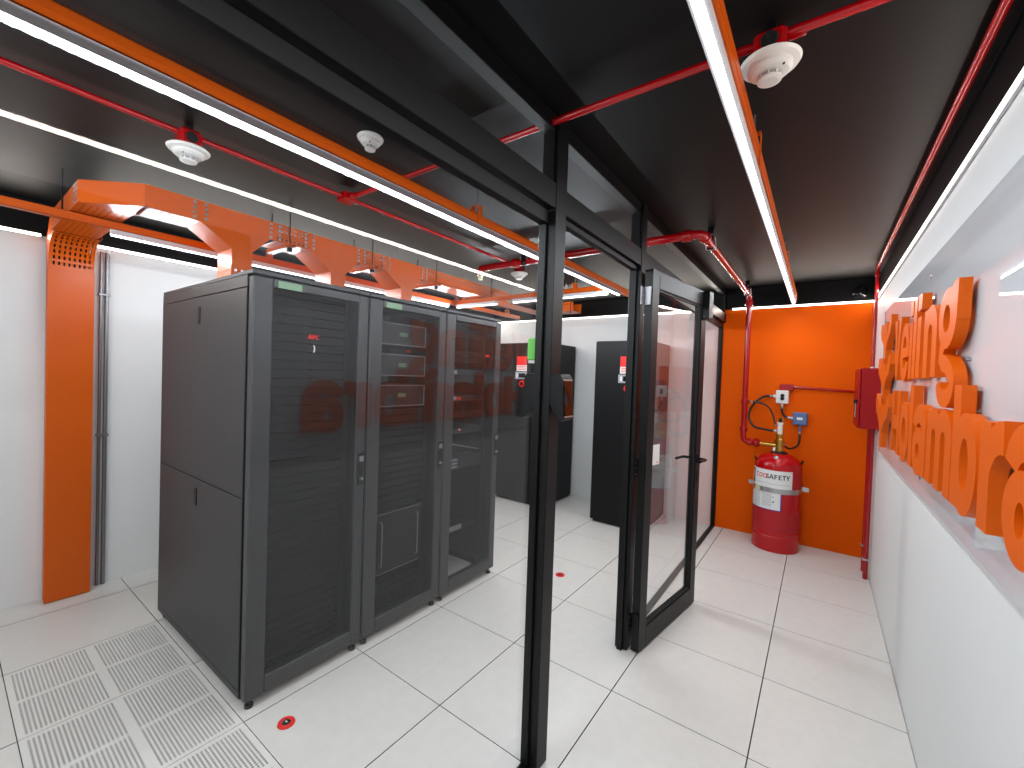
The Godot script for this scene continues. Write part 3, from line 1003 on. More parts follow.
	# threaded hanger rods
	for q in [[-3.24, -0.40], [-3.24, -0.64], [-2.70, -1.31], [-2.70, -1.91], [-2.70, -2.55], [-2.94, -1.31], [-2.94, -1.91], [-2.94, -2.55], [-2.70, -3.3], [-2.36, -4.34]]:
		part(Geo.new().tube([Vector3(q[0], yb - 0.03, q[1]), Vector3(q[0], CEIL, q[1])], 0.004, 8), "hanger_rod", M.dark_plastic, o)
	# strut under the tray at each pair of rods
	for z in [-1.31, -1.91, -2.55]:
		var st := Geo.new()
		for b in [[yb - 0.024, yb - 0.022, -0.02, 0.02], [yb - 0.024, yb - 0.001, -0.02, -0.018], [yb - 0.024, yb - 0.001, 0.018, 0.02]]:
			st.box(Vector3(-2.96, b[0], z + b[2]), Vector3(-2.66, b[1], z + b[3]))
		part(st, "strut", M.tray_orange, o)
		part(Geo.new().box(Vector3(-2.712, yb - 0.05, z - 0.012), Vector3(-2.688, yb - 0.024, z + 0.012), 0.002), "nut", M.dark_plastic, o)


func tray_length(o: Node3D, a: Vector3, b: Vector3, z0: float, z1: float, n: int, slots: bool) -> void:
	var l := b.x - a.x
	var ax := row(l, 0.01, n, 0.5)
	var az := row(z1 - z0, 0.015, 7, 0.3)
	var f := func(p: Vector3) -> Vector3: return Vector3(a.x + p.x, a.y - p.z, z0 + p.y)
	part(Geo.new().sheet(ax[0], ax[1], az[0], az[1], 0.002, f), "run_base", M.tray_orange, o)
	for z in [z0, z1]:
		part(Geo.new().box(Vector3(a.x, a.y, z - 0.001), Vector3(b.x, a.y + 0.11, z + 0.001)), "run_side", M.tray_orange, o)
	# splice bolts on the near side at the bend
	var g := Geo.new()
	for i in 3:
		for j in 4:
			g.box(Vector3(b.x - 0.03 - 0.03 * i, a.y + 0.014 + 0.026 * j, z1), Vector3(b.x - 0.018 - 0.03 * i, a.y + 0.026 + 0.026 * j, z1 + 0.006), 0.001)
	part(g, "splice_bolts", M.steel, o)


func run_piece(o: Node3D, za: float, zb: float, xl: float, xr: float, yb: float, yt: float, sides: bool, solid := false) -> void:
	var l := za - zb
	var n := maxi(1, roundi(l / 0.028))
	var az := row(l, 0.004, n, 0.5)
	var ax := row(xr - xl, 0.015, 7, 0.3)
	var f := func(p: Vector3) -> Vector3: return Vector3(xl + p.x, yb - p.z, zb + p.y)
	part(Geo.new().sheet(ax[0], ax[1], az[0], az[1], 0.002, f), "run_base", M.tray_orange, o)
	if not sides:
		return
	var ay := row(yt - yb, 0.008, 4, 0.5)
	var r := func(p: Vector3) -> Vector3: return Vector3(xr + p.z, yb + p.y, za - p.x)
	if solid:
		part(Geo.new().box(Vector3(xr - 0.002, yb, zb), Vector3(xr, yt, za)), "run_side", M.tray_orange, o)
	else:
		part(Geo.new().sheet(az[0], az[1], ay[0], ay[1], 0.002, r), "run_side", M.tray_orange, o)
	part(Geo.new().box(Vector3(xl, yb, zb), Vector3(xl + 0.002, yt, za)), "run_side", M.tray_orange, o)


func drop_piece(o: Node3D, z: float, xl: float, xr: float, yb: float, yt: float) -> void:
	# outline along -z: joint, slope, neck, slope, joint
	var n0 := -0.012
	var n1 := 0.093
	var yn := yb - 0.105
	var outline := ccw(PackedVector2Array([Vector2(-0.165, yt), Vector2(-0.165, yb), Vector2(n0, yn), Vector2(n0, 2.06), Vector2(n1, 2.06), Vector2(n1, yn), Vector2(0.19, yb), Vector2(0.22, yb), Vector2(0.22, yt)]))
	var face := Basis(Vector3(0, 0, -1), Vector3.UP, Vector3.RIGHT)
	var d := part(Geo.new().prism([outline], 0.002, Transform3D(face, Vector3(xr - 0.002, 0, z))), "drop_outlet", M.tray_orange, o)
	part(Geo.new().prism([outline], 0.002, Transform3D(face, Vector3(xl, 0, z))), "back_plate", M.tray_orange, d)
	for q in [[0.165, -n0, 1.0], [-0.19, -n1, -1.0]]:
		var s: float = q[2]
		var g := Geo.new()
		var a := Vector3(xl, yb, z + q[0])
		var b := Vector3(xl, yn, z + q[1])
		var w := Vector3(xr - xl, 0, 0)
		var nrm := Vector3(0, 0.002, -s * 0.002)
		for f in [[a, b, b + w, a + w], [a + nrm, a + w + nrm, b + w + nrm, b + nrm]]:
			if s > 0:
				g.quad(f[0], f[1], f[2], f[3])
			else:
				g.quad(f[3], f[2], f[1], f[0])
		part(g, "slope_plate", M.tray_orange, d)
		part(Geo.new().box(Vector3(xl, 1.995, z + q[1] - 0.001), Vector3(xr, yn, z + q[1] + 0.001)), "neck_plate", M.tray_orange, d)
	var neck := (n1 - n0) / 2
	z -= (n0 + n1) / 2
	# slotted collar that meets the rack roof
	var ax := row(neck * 2, 0.01, 6, 0.4)
	var ay := row(0.14, 0.01, 3, 0.4)
	var f := func(p: Vector3) -> Vector3: return Vector3(xr + 0.002 + p.z, 1.995 + p.y, z + neck - p.x)
	part(Geo.new().sheet(ax[0], ax[1], ay[0], ay[1], 0.0018, f), "collar", M.tray_orange, d)
	var c := row(xr - xl, 0.012, 6, 0.4)
	var h := func(p: Vector3) -> Vector3: return Vector3(xl + p.x, 1.995 + p.y, z + neck + 0.003 + p.z)
	part(Geo.new().sheet(c[0], c[1], ay[0], ay[1], 0.0018, h), "collar", M.tray_orange, d)
	var g3 := Geo.new()
	for i in 3:
		g3.box(Vector3(xr + 0.002, 2.10, z - 0.040 + 0.034 * i), Vector3(xr + 0.008, 2.113, z - 0.027 + 0.034 * i), 0.001)
	part(g3, "bolts", M.steel, d)


func splice(o: Node3D, z: float, xr: float, yb: float) -> void:
	var g := Geo.new()
	for s in [-0.026, 0.026]:
		for j in 4:
			var y := yb + 0.016 + 0.026 * j
			g.box(Vector3(xr, y - 0.0075, z + s - 0.0075), Vector3(xr + 0.007, y + 0.0075, z + s + 0.0075), 0.0015)
	part(g, "splice_bolts", M.steel, o)


func tray_cables() -> void:
	var o := thing("cable_bundle", "black cables lying inside the orange cable tray, seen through its slots", "cables", Vector3(-3.99, 0, -0.53))
	for k in 7:
		var z := -0.450 - 0.0245 * k
		part(Geo.new().tube(bend_path([Vector3(-3.985, 0.02, z), Vector3(-3.985, 2.352, z), Vector3(-2.99, 2.352, z)], 0.13), 0.0115, 8), "cable", M.rubber, o)
		var x := -2.743 - 0.0255 * k
		part(Geo.new().tube([Vector3(x, 2.352, -0.67), Vector3(x, 2.352, -3.55)], 0.0105, 8), "cable", M.rubber, o)


# ------------------------------------------------------------------ sign
func ellipse(cx: float, cy: float, rx: float, ry: float, n := 40) -> PackedVector2Array:
	var p := PackedVector2Array()
	for k in n:
		var a := TAU * k / n
		p.append(Vector2(cx + rx * cos(a), cy + ry * sin(a)))
	return p


func rect(x0: float, y0: float, x1: float, y1: float) -> PackedVector2Array:
	return PackedVector2Array([Vector2(x0, y0), Vector2(x1, y0), Vector2(x1, y1), Vector2(x0, y1)])


func arch(x0: float, x1: float, y0: float, y1: float, ry: float) -> PackedVector2Array:
	var p := PackedVector2Array([Vector2(x0, y0), Vector2(x1, y0)])
	var cx := (x0 + x1) / 2
	for k in 21:
		var a := PI * k / 20.0
		p.append(Vector2(cx + (x1 - x0) / 2 * cos(a), y1 - ry + ry * sin(a)))
	return p


func stroke(pts: Array, w: float) -> PackedVector2Array:
	var l := PackedVector2Array()
	var r := PackedVector2Array()
	for i in pts.size():
		var a: Vector2 = pts[maxi(0, i - 1)]
		var b: Vector2 = pts[mini(pts.size() - 1, i + 1)]
		var d := (b - a).normalized()
		var nn := Vector2(-d.y, d.x) * w * 0.5
		l.append(pts[i] + nn)
		r.append(pts[i] - nn)
	r.reverse()
	l.append_array(r)
	if Geometry2D.is_polygon_clockwise(l):
		l.reverse()
	return l


func arc_pts(cx: float, cy: float, rx: float, ry: float, a0: float, a1: float, n := 18) -> Array:
	var p := []
	for k in n + 1:
		var a := deg_to_rad(a0 + (a1 - a0) * k / n)
		p.append(Vector2(cx + rx * cos(a), cy + ry * sin(a)))
	return p


func union(list: Array, cuts := [], holes := []) -> Array:
	var out := [list[0]]
	for i in range(1, list.size()):
		var p: PackedVector2Array = list[i]
		var keep := []
		for q in out:
			if Geometry2D.is_polygon_clockwise(q):
				keep.append(q)
				continue
			var mrg := Geometry2D.merge_polygons(q, p)
			var solid := []
			for k in mrg:
				if Geometry2D.is_polygon_clockwise(k):
					keep.append(k)
				else:
					solid.append(k)
			if solid.size() == 1:
				p = solid[0]
			else:
				keep.append(q)
		keep.append(p)
		out = keep
	for c in cuts:
		var next := []
		for q in out:
			if Geometry2D.is_polygon_clockwise(q):
				next.append(q)
			else:
				next.append_array(Geometry2D.clip_polygons(q, c))
		out = next
	for h in holes:
		var r: PackedVector2Array = h
		if not Geometry2D.is_polygon_clockwise(r):
			r.reverse()
		out.append(r)
	return out


func glyph(ch: String, w: float) -> Array:
	var s := 0.078
	var xh := 0.258
	var asc := 0.345
	match ch:
		"H":
			return union([rect(0, 0, s, 0.318), rect(w - s, 0, w, 0.318), rect(s * 0.5, 0.118, w - s * 0.5, 0.19)])
		"V":
			return [PackedVector2Array([Vector2(0, 0.318), Vector2(w * 0.36, 0), Vector2(w * 0.64, 0), Vector2(w, 0.318), Vector2(w - s * 1.05, 0.318), Vector2(w * 0.5, 0.085), Vector2(s * 1.05, 0.318)])].map(func(p): return ccw(p))
		"l":
			return [rect(0, 0, w, asc)]
		"i":
			return [rect(0, 0, w, xh - 0.006), rect(0, xh + 0.022, w, asc)]
		"o":
			return union([ellipse(w / 2, xh / 2, w / 2, xh / 2 + 0.010)], [], [ellipse(w / 2, xh / 2, w / 2 - s, xh / 2 - 0.058)])
		"b":
			return union([rect(0, 0, s, asc), ellipse(w / 2 + 0.006, xh / 2, w / 2 - 0.006, xh / 2 + 0.010)], [], [ellipse(w / 2 + 0.008, xh / 2, w / 2 - s - 0.002, xh / 2 - 0.058)])
		"n":
			return union([rect(0, 0, s, xh), arch(0.012, w, 0, xh + 0.008, w * 0.42)], [arch(s, w - s, -0.1, xh - 0.062, (w - 2 * s) * 0.5)])
		"m":
			var mid := w / 2
			var h := s * 0.46
			return union([rect(0, 0, s, xh), arch(0.012, mid + h, 0, xh + 0.008, mid * 0.5), arch(mid - h, w, 0, xh + 0.008, mid * 0.5)], [arch(s, mid - h, -0.1, xh - 0.062, (mid - h - s) * 0.5), arch(mid + h, w - s, -0.1, xh - 0.062, (mid - h - s) * 0.5)])
		"r":
			return union([rect(0, 0, s, xh), stroke([Vector2(s * 0.4, 0.13), Vector2(s * 0.75, 0.178), Vector2(s * 1.2, 0.212), Vector2(w - 0.03, 0.228), Vector2(w, 0.23)], 0.074)])
		"e":
			return union([ellipse(w / 2, xh / 2, w / 2, xh / 2 + 0.010)], [union([arch_down(s, w - s, 0.054, 0.104), rect(w * 0.5, 0.080, w + 0.1, 0.104)])[0]], [arch(s, w - s, 0.152, xh - 0.05, (w - 2 * s) * 0.42)])
		"a":
			var top := arc_pts(w / 2 - 0.002, 0.165, w / 2 - s * 0.5, 0.068, 168, 0, 16)
			top.append(Vector2(w - s * 0.5, 0.06))
			top.append(Vector2(w - s * 0.5, 0.0))
			return union([stroke(top, s * 0.95), ellipse(w * 0.44, 0.083, w * 0.44, 0.095), rect(w - s, 0, w, 0.12)], [], [ellipse(w * 0.42, 0.080, w * 0.42 - s * 0.92, 0.036)])
		"g":
			var tail := [Vector2(w * 0.36, 0.108), Vector2(w * 0.26, 0.085), Vector2(w * 0.24, 0.062), Vector2(w * 0.36, 0.044), Vector2(w * 0.58, 0.034)]
			tail.append_array(arc_pts(w * 0.52, -0.024, w * 0.36, 0.050, 55, -180, 20))
			return union([ellipse(w * 0.5, 0.185, w * 0.47, 0.098), PackedVector2Array([Vector2(w * 0.60, 0.205), Vector2(w * 0.98, 0.17), Vector2(w, 0.290), Vector2(w * 0.80, 0.287), Vector2(w * 0.60, 0.272)]), stroke(tail, 0.056)].map(func(p): return ccw(p)), [], [ellipse(w * 0.47, 0.185, w * 0.18, 0.045)])
	return [rect(0, 0, w, xh)]


func arch_down(x0: float, x1: float, y0: float, y1: float) -> PackedVector2Array:
	var p := PackedVector2Array([Vector2(x1, y1), Vector2(x0, y1)])
	var cx := (x0 + x1) / 2
	for k in 17:
		var a := PI + PI * k / 16.0
		p.append(Vector2(cx + (x1 - x0) / 2 * cos(a), y1 - 0.002 + (y1 - y0) * sin(a)))
	return ccw(p)


func ccw(p: PackedVector2Array) -> PackedVector2Array:
	var q := p.duplicate()
	if Geometry2D.is_polygon_clockwise(q):
		q.reverse()
	return q


func wall_sign() -> void:
	var o := thing("wall_sign", "pale glossy sign board with raised orange letters and flower emblem", "sign", Vector3(XR, 1.12, -2.5))
	var za := -4.12
	var zb := -0.87
	part(Geo.new().box(Vector3(0.362, 1.102, za), Vector3(0.372, 2.118, zb), 0.002), "board", M.acrylic, o)
	for z in [za + 0.08, -2.5, zb - 0.08]:
		for y in [1.18, 2.04]:
			part(Geo.new().lathe([Vector2(0, 0.029), Vector2(0.010, 0.027), Vector2(0.010, 0.0)], Transform3D(Basis(Vector3.BACK, PI / 2), Vector3(XR, y, z)), 14), "stand_off", M.steel, o)
	var x := 0.350
	var depth := 0.030
	var face := Basis(Vector3(0, 0, 1), Vector3.UP, Vector3(-1, 0, 0))
	var put := func(shape: Array, z: float, y: float, pins: Array) -> void:
		var l := part(Geo.new().prism(shape, depth, Transform3D(face, Vector3(x, y, z))), "letter", M.sign_orange, o)
		for p in pins:
			part(Geo.new().lathe([Vector2(0.006, 0.014), Vector2(0.006, 0.0)], Transform3D(Basis(Vector3.BACK, PI / 2), Vector3(0.363, y + p[1], z + p[0])), 12), "pin", M.steel, l)
	var one := [["V", -3.115, -2.885], ["e", -2.878, -2.635], ["i", -2.622, -2.555], ["l", -2.535, -2.462], ["i", -2.440, -2.362], ["n", -2.29, -2.062], ["g", -2.045, -1.795]]
	for c in one:
		var w: float = c[2] - c[1]
		put.call(glyph(c[0], w), c[1], 1.606, [[w * 0.5 if w < 0.1 else 0.04, 0.24], [w * 0.5 if w < 0.1 else w - 0.04, 0.05]])
	var two := [["H", -3.085, -2.812], ["o", -2.80, -2.54], ["l", -2.52, -2.442], ["a", -2.425, -2.16], ["m", -2.14, -1.785], ["b", -1.775, -1.53], ["r", -1.508, -1.345], ["a", -1.335, -1.105]]
	for c in two:
		var w: float = c[2] - c[1]
		put.call(glyph(c[0], w), c[1], 1.232, [[w * 0.5 if w < 0.1 else 0.04, 0.22], [w * 0.5 if w < 0.1 else w - 0.04, 0.05]])
	# emblem: three stacked tulips
	var petal := PackedVector2Array([Vector2(-0.03, -0.5), Vector2(-0.06, -0.22), Vector2(-0.2, -0.04), Vector2(-0.44, 0.12), Vector2(-0.5, 0.28), Vector2(-0.47, 0.48), Vector2(-0.3, 0.34), Vector2(-0.16, 0.14), Vector2(-0.06, 0.30), Vector2(0.02, 0.44), Vector2(0.08, 0.28), Vector2(0.16, 0.12), Vector2(0.3, 0.36), Vector2(0.47, 0.5), Vector2(0.5, 0.28), Vector2(0.42, 0.10), Vector2(0.2, -0.04), Vector2(0.1, -0.22), Vector2(0.08, -0.5)])
	for k in [[-3.55, 1.86, 0.52, 0.27], [-3.56, 1.62, 0.60, 0.30], [-3.57, 1.36, 0.66, 0.34]]:
		var sh := PackedVector2Array()
		for p in petal:
			sh.append(Vector2(p.x * k[2], p.y * k[3]))
		var e := part(Geo.new().prism([ccw(sh)], depth, Transform3D(face, Vector3(x, k[1], k[0]))), "emblem_tulip", M.sign_orange, o)
		part(Geo.new().lathe([Vector2(0.006, 0.014), Vector2(0.006, 0.0)], Transform3D(Basis(Vector3.BACK, PI / 2), Vector3(0.363, k[1] - 0.05, k[0])), 12), "pin", M.steel, e)


# ------------------------------------------------------------------ pipes
func bend_path(pts: Array, r: float) -> Array:
	var out := [pts[0]]
	for i in range(1, pts.size() - 1):
		var a: Vector3 = (pts[i - 1] - pts[i]).normalized()
		var b: Vector3 = (pts[i + 1] - pts[i]).normalized()
		var p0: Vector3 = pts[i] + a * r
		var p1: Vector3 = pts[i] + b * r
		for k in 9:
			var t := k / 8.0
			out.append(p0.lerp(pts[i], t).lerp(pts[i].lerp(p1, t), t))
	out.append(pts[-1])
	return out


func ring(c: Vector3, axis: Vector3, r: float, half: float) -> Geo:
	var y := axis.normalized()
	var x := y.cross(Vector3(0.3, 0.5, 0.81)).normalized()
	var t := Transform3D(Basis(x, y, x.cross(y)), c)
	return Geo.new().lathe([Vector2(0.0, -half), Vector2(r * 0.9, -half), Vector2(r, -half * 0.7), Vector2(r, half * 0.7), Vector2(r * 0.9, half), Vector2(0.0, half)], t, 18)


func pipes() -> void:
	var red: Material = M.pipe_red
	# discharge main from the cylinder up the orange wall, along the ceiling and through the partition
	var o := thing("discharge_pipe", "thick red suppressant pipe rising beside the cylinder on the orange wall", "pipe", Vector3(-0.61, 0.95, -4.86))
	var y := 2.455
	var r := 0.026
	var x0 := -0.612
	var zp := -4.86
	var zc := -2.735
	part(Geo.new().tube(bend_path([Vector3(-0.47, 0.975, zp), Vector3(x0, 0.975, zp), Vector3(x0, y, zp), Vector3(x0, y, zc), Vector3(-2.36, y, zc)], 0.06), r, 16), "pipe", red, o)
	for f in [[Vector3(x0, 1.38, zp), Vector3.UP], [Vector3(x0, 1.10, zp), Vector3.UP], [Vector3(x0, y - 0.085, zp), Vector3.UP], [Vector3(x0, y, zc - 0.09), Vector3.BACK], [Vector3(x0 - 0.085, y, zc), Vector3.RIGHT], [Vector3(-2.0, y, zc), Vector3.RIGHT], [Vector3(-0.555, 0.975, zp), Vector3.RIGHT]]:
		part(ring(f[0], f[1], r + 0.009, 0.024), "coupling", red, o)
	part(Geo.new().lathe([Vector2(0, -0.03), Vector2(0.030, -0.03), Vector2(0.043, -0.012), Vector2(0.043, 0.012), Vector2(0.030, 0.03), Vector2(0, 0.03)], Transform3D(Basis(Vector3.BACK, -PI / 2), Vector3(-0.495, 0.975, zp)), 8), "union_nut", red, o)
	part(Geo.new().tube([Vector3(x0, 1.38, zp), Vector3(x0 + 0.045, 1.38, zp)], 0.012, 12), "side_tap", red, o)
	# nozzle at the far end
	var nz := part(ring(Vector3(-2.36, y - 0.03, zc), Vector3.UP, 0.026, 0.03), "nozzle", red, o)
	part(Geo.new().lathe([Vector2(0, 0.0), Vector2(0.017, 0.0), Vector2(0.019, -0.035), Vector2(0.0, -0.035)], Transform3D(Basis(), Vector3(-2.36, y - 0.06, zc)), 14), "nozzle_tip", M.cream, nz)
	# flat black hangers with bolts
	for p in [Vector3(x0, y, -3.0), Vector3(x0, y, -4.72), Vector3(-1.9, y, zc)]:
		var w := 0.018
		var g := Geo.new().box(Vector3(p.x - w, p.y - 0.036, p.z + 0.028), Vector3(p.x + w, CEIL, p.z + 0.034), 0.001)
		g.box(Vector3(p.x - w, CEIL - 0.006, p.z - 0.03), Vector3(p.x + w, CEIL, p.z + 0.034), 0.001)
		var h := part(g, "hanger", M.dark_plastic, o)
		part(Geo.new().tube(bend_path([p + Vector3(-0.0295, 0.035, 0.038), p + Vector3(-0.0295, -0.0295, 0.0), p + Vector3(0.0295, -0.0295, 0.0), p + Vector3(0.0295, 0.035, 0.038)], 0.012), 0.003, 8), "u_bolt", M.steel, h)
		var bl := Geo.new()
		for q in [-0.02, 0.06]:
			bl.lathe([Vector2(0, 0.008), Vector2(0.006, 0.008), Vector2(0.006, 0.0)], Transform3D(Basis(Vector3.RIGHT, PI / 2), Vector3(p.x + 0.008, p.y + q, p.z + 0.034)), 8)
		part(bl, "bolts", M.steel, h)
	# detector conduit across the ceiling with a branch over the rack fronts
	var c := thing("detector_conduit", "thin red conduit under the ceiling crossing from corridor to racks", "conduit", Vector3(-0.8, 2.48, -1.3))
	var yc := 2.525
	for q in [[0.320, -0.109], [-0.191, -2.150]]:
		part(Geo.new().tube([Vector3(q[0], yc, -1.387), Vector3(q[1], yc, -1.380)], 0.0125, 14), "tube", red, c)
	for q in [[1.2, -0.594], [-0.676, -1.335], [-1.415, -3.019]]:
		part(Geo.new().tube([Vector3(-2.19, yc, q[0]), Vector3(-2.19, yc, q[1])], 0.0115, 14), "tube", red, c)
	part(Geo.new().box(Vector3(-2.23, yc - 0.024, -1.415), Vector3(-2.15, yc + 0.024, -1.335), 0.006), "tee_box", red, c)
	for q in [Vector3(-2.13, yc, -1.376), Vector3(-0.088, yc, -1.387)]:
		part(ring(q, Vector3.RIGHT, 0.017, 0.02), "coupling", red, c)
	# conduit at the top of the sign wall, down to the alarm panel
	var w := thing("alarm_conduit", "thin red conduit along the ceiling above the sign, dropping to the alarm panel", "conduit", Vector3(0.32, 1.72, -4.4))
	part(Geo.new().tube(bend_path([Vector3(0.335, yc, 1.2), Vector3(0.335, yc, -4.46), Vector3(0.335, 1.715, -4.46)], 0.03), 0.0125, 14), "tube", red, w)
	part(ring(Vector3(0.335, yc - 0.05, -4.46), Vector3.UP, 0.018, 0.016), "coupling", red, w)
	part(ring(Vector3(0.335, yc, -4.41), Vector3.BACK, 0.018, 0.016), "coupling", red, w)
	part(ring(Vector3(0.335, 1.722, -4.46), Vector3.UP, 0.017, 0.008), "collar", M.steel, w)
	# two downpipes under the alarm panel
	for p in [[-4.50, "red downpipe under the alarm panel, the one with the lower clip"], [-4.68, "red downpipe under the alarm panel, in the corner by the orange wall"]]:
		var d := thing("red_downpipe", p[1], "conduit", Vector3(0.355, 0, p[0]), "downpipes under the alarm panel")
		part(Geo.new().tube([Vector3(0.355, 0.0, p[0]), Vector3(0.355, 1.235, p[0])], 0.0165, 14), "tube", red, d)
		var cy := 0.16 if p[0] > -4.6 else 0.22
		part(Geo.new().box(Vector3(0.330, cy - 0.008, p[0] - 0.02), Vector3(XR, cy + 0.008, p[0] + 0.02), 0.002), "clip", M.steel, d)


func detector(label: String, at: Vector3, boxed: bool, r := 1.0, side := 0) -> void:
	var o := thing("smoke_detector", label, "smoke detector", at)
	var top := at.y
	if boxed:
		var g := Geo.new().box(Vector3(at.x - 0.040, top, at.z - 0.040), Vector3(at.x + 0.040, CEIL - 0.02, at.z + 0.040), 0.012)
		var b := part(g, "junction_box", M.pipe_red, o)
		for k in 4:
			var d := Vector3.RIGHT.rotated(Vector3.UP, PI / 2 * k)
			var t := Transform3D(Basis(Vector3.UP.cross(d), d, Vector3.UP.cross(d).cross(d)), Vector3(at.x, top + 0.036, at.z) + d * 0.0405)
			if k % 2 == 1 - side:
				part(Geo.new().lathe([Vector2(0.0, 0.0), Vector2(0.016, 0.0), Vector2(0.017, 0.004), Vector2(0.021, 0.004), Vector2(0.022, 0.0)], t, 18), "knockout", M.gasket, b)
		part(Geo.new().box(Vector3(at.x - 0.012, CEIL - 0.021, at.z - 0.012), Vector3(at.x + 0.012, CEIL, at.z + 0.012)), "mount", M.dark_plastic, o)
	var t0 := Transform3D(Basis(), Vector3(at.x, top, at.z))
	part(Geo.new().lathe([Vector2(0, 0.0), Vector2(0.070 * r, 0.0), Vector2(0.076 * r, -0.005), Vector2(0.071 * r, -0.013), Vector2(0.058 * r, -0.017), Vector2(0, -0.017)], t0, 40), "base", M.white_plastic, o)
	var hd := part(Geo.new().lathe([Vector2(0, -0.017), Vector2(0.056 * r, -0.017), Vector2(0.055 * r, -0.027), Vector2(0.046 * r, -0.035), Vector2(0.032 * r, -0.038), Vector2(0.0, -0.038)], t0, 40), "head", M.white_plastic, o)
	part(Geo.new().lathe([Vector2(0.024 * r, -0.038), Vector2(0.024 * r, -0.050)], t0, 30), "screen", M.grey_plastic, hd)
	var rib := Geo.new()
	for k in 8:
		var a := TAU * k / 8.0
		var d := Vector3(sin(a), 0, cos(a))
		rib.tube([t0 * (d * 0.026 * r + Vector3.UP * -0.037), t0 * (d * 0.026 * r + Vector3.UP * -0.051)], 0.0022, 6)
	part(rib, "ribs", M.white_plastic, hd)
	part(Geo.new().lathe([Vector2(0, -0.050), Vector2(0.031 * r, -0.050), Vector2(0.030 * r, -0.055), Vector2(0.022 * r, -0.058), Vector2(0, -0.059)], t0, 30), "cap", M.white_plastic, hd)
	for k in 2:
		var a := 0.9 + k * 2.2
		var d := Vector3(sin(a), 0, cos(a))
		part(Geo.new().lathe([Vector2(0, -0.002), Vector2(0.003, -0.002), Vector2(0.003, 0.003)], Transform3D(Basis(), t0 * (d * 0.045 * r + Vector3.UP * -0.0355)), 8), "indicator", M.print_dark, hd)


func detectors() -> void:
	detector("white smoke detector on red box over the corridor, beside the hanging light", Vector3(-0.150, 2.468, -1.387), true)
	detector("white smoke detector on red box at the conduit above the perforated tiles", Vector3(-2.19, 2.468, -0.635), true, 1.0, 1)
	detector("white smoke detector fixed flat to the ceiling between glass and racks", Vector3(-1.60, CEIL, -1.105), false, 0.72)
	detector("white smoke detector on red box past the end of the rack row", Vector3(-2.19, 2.468, -3.06), true, 1.0, 1)


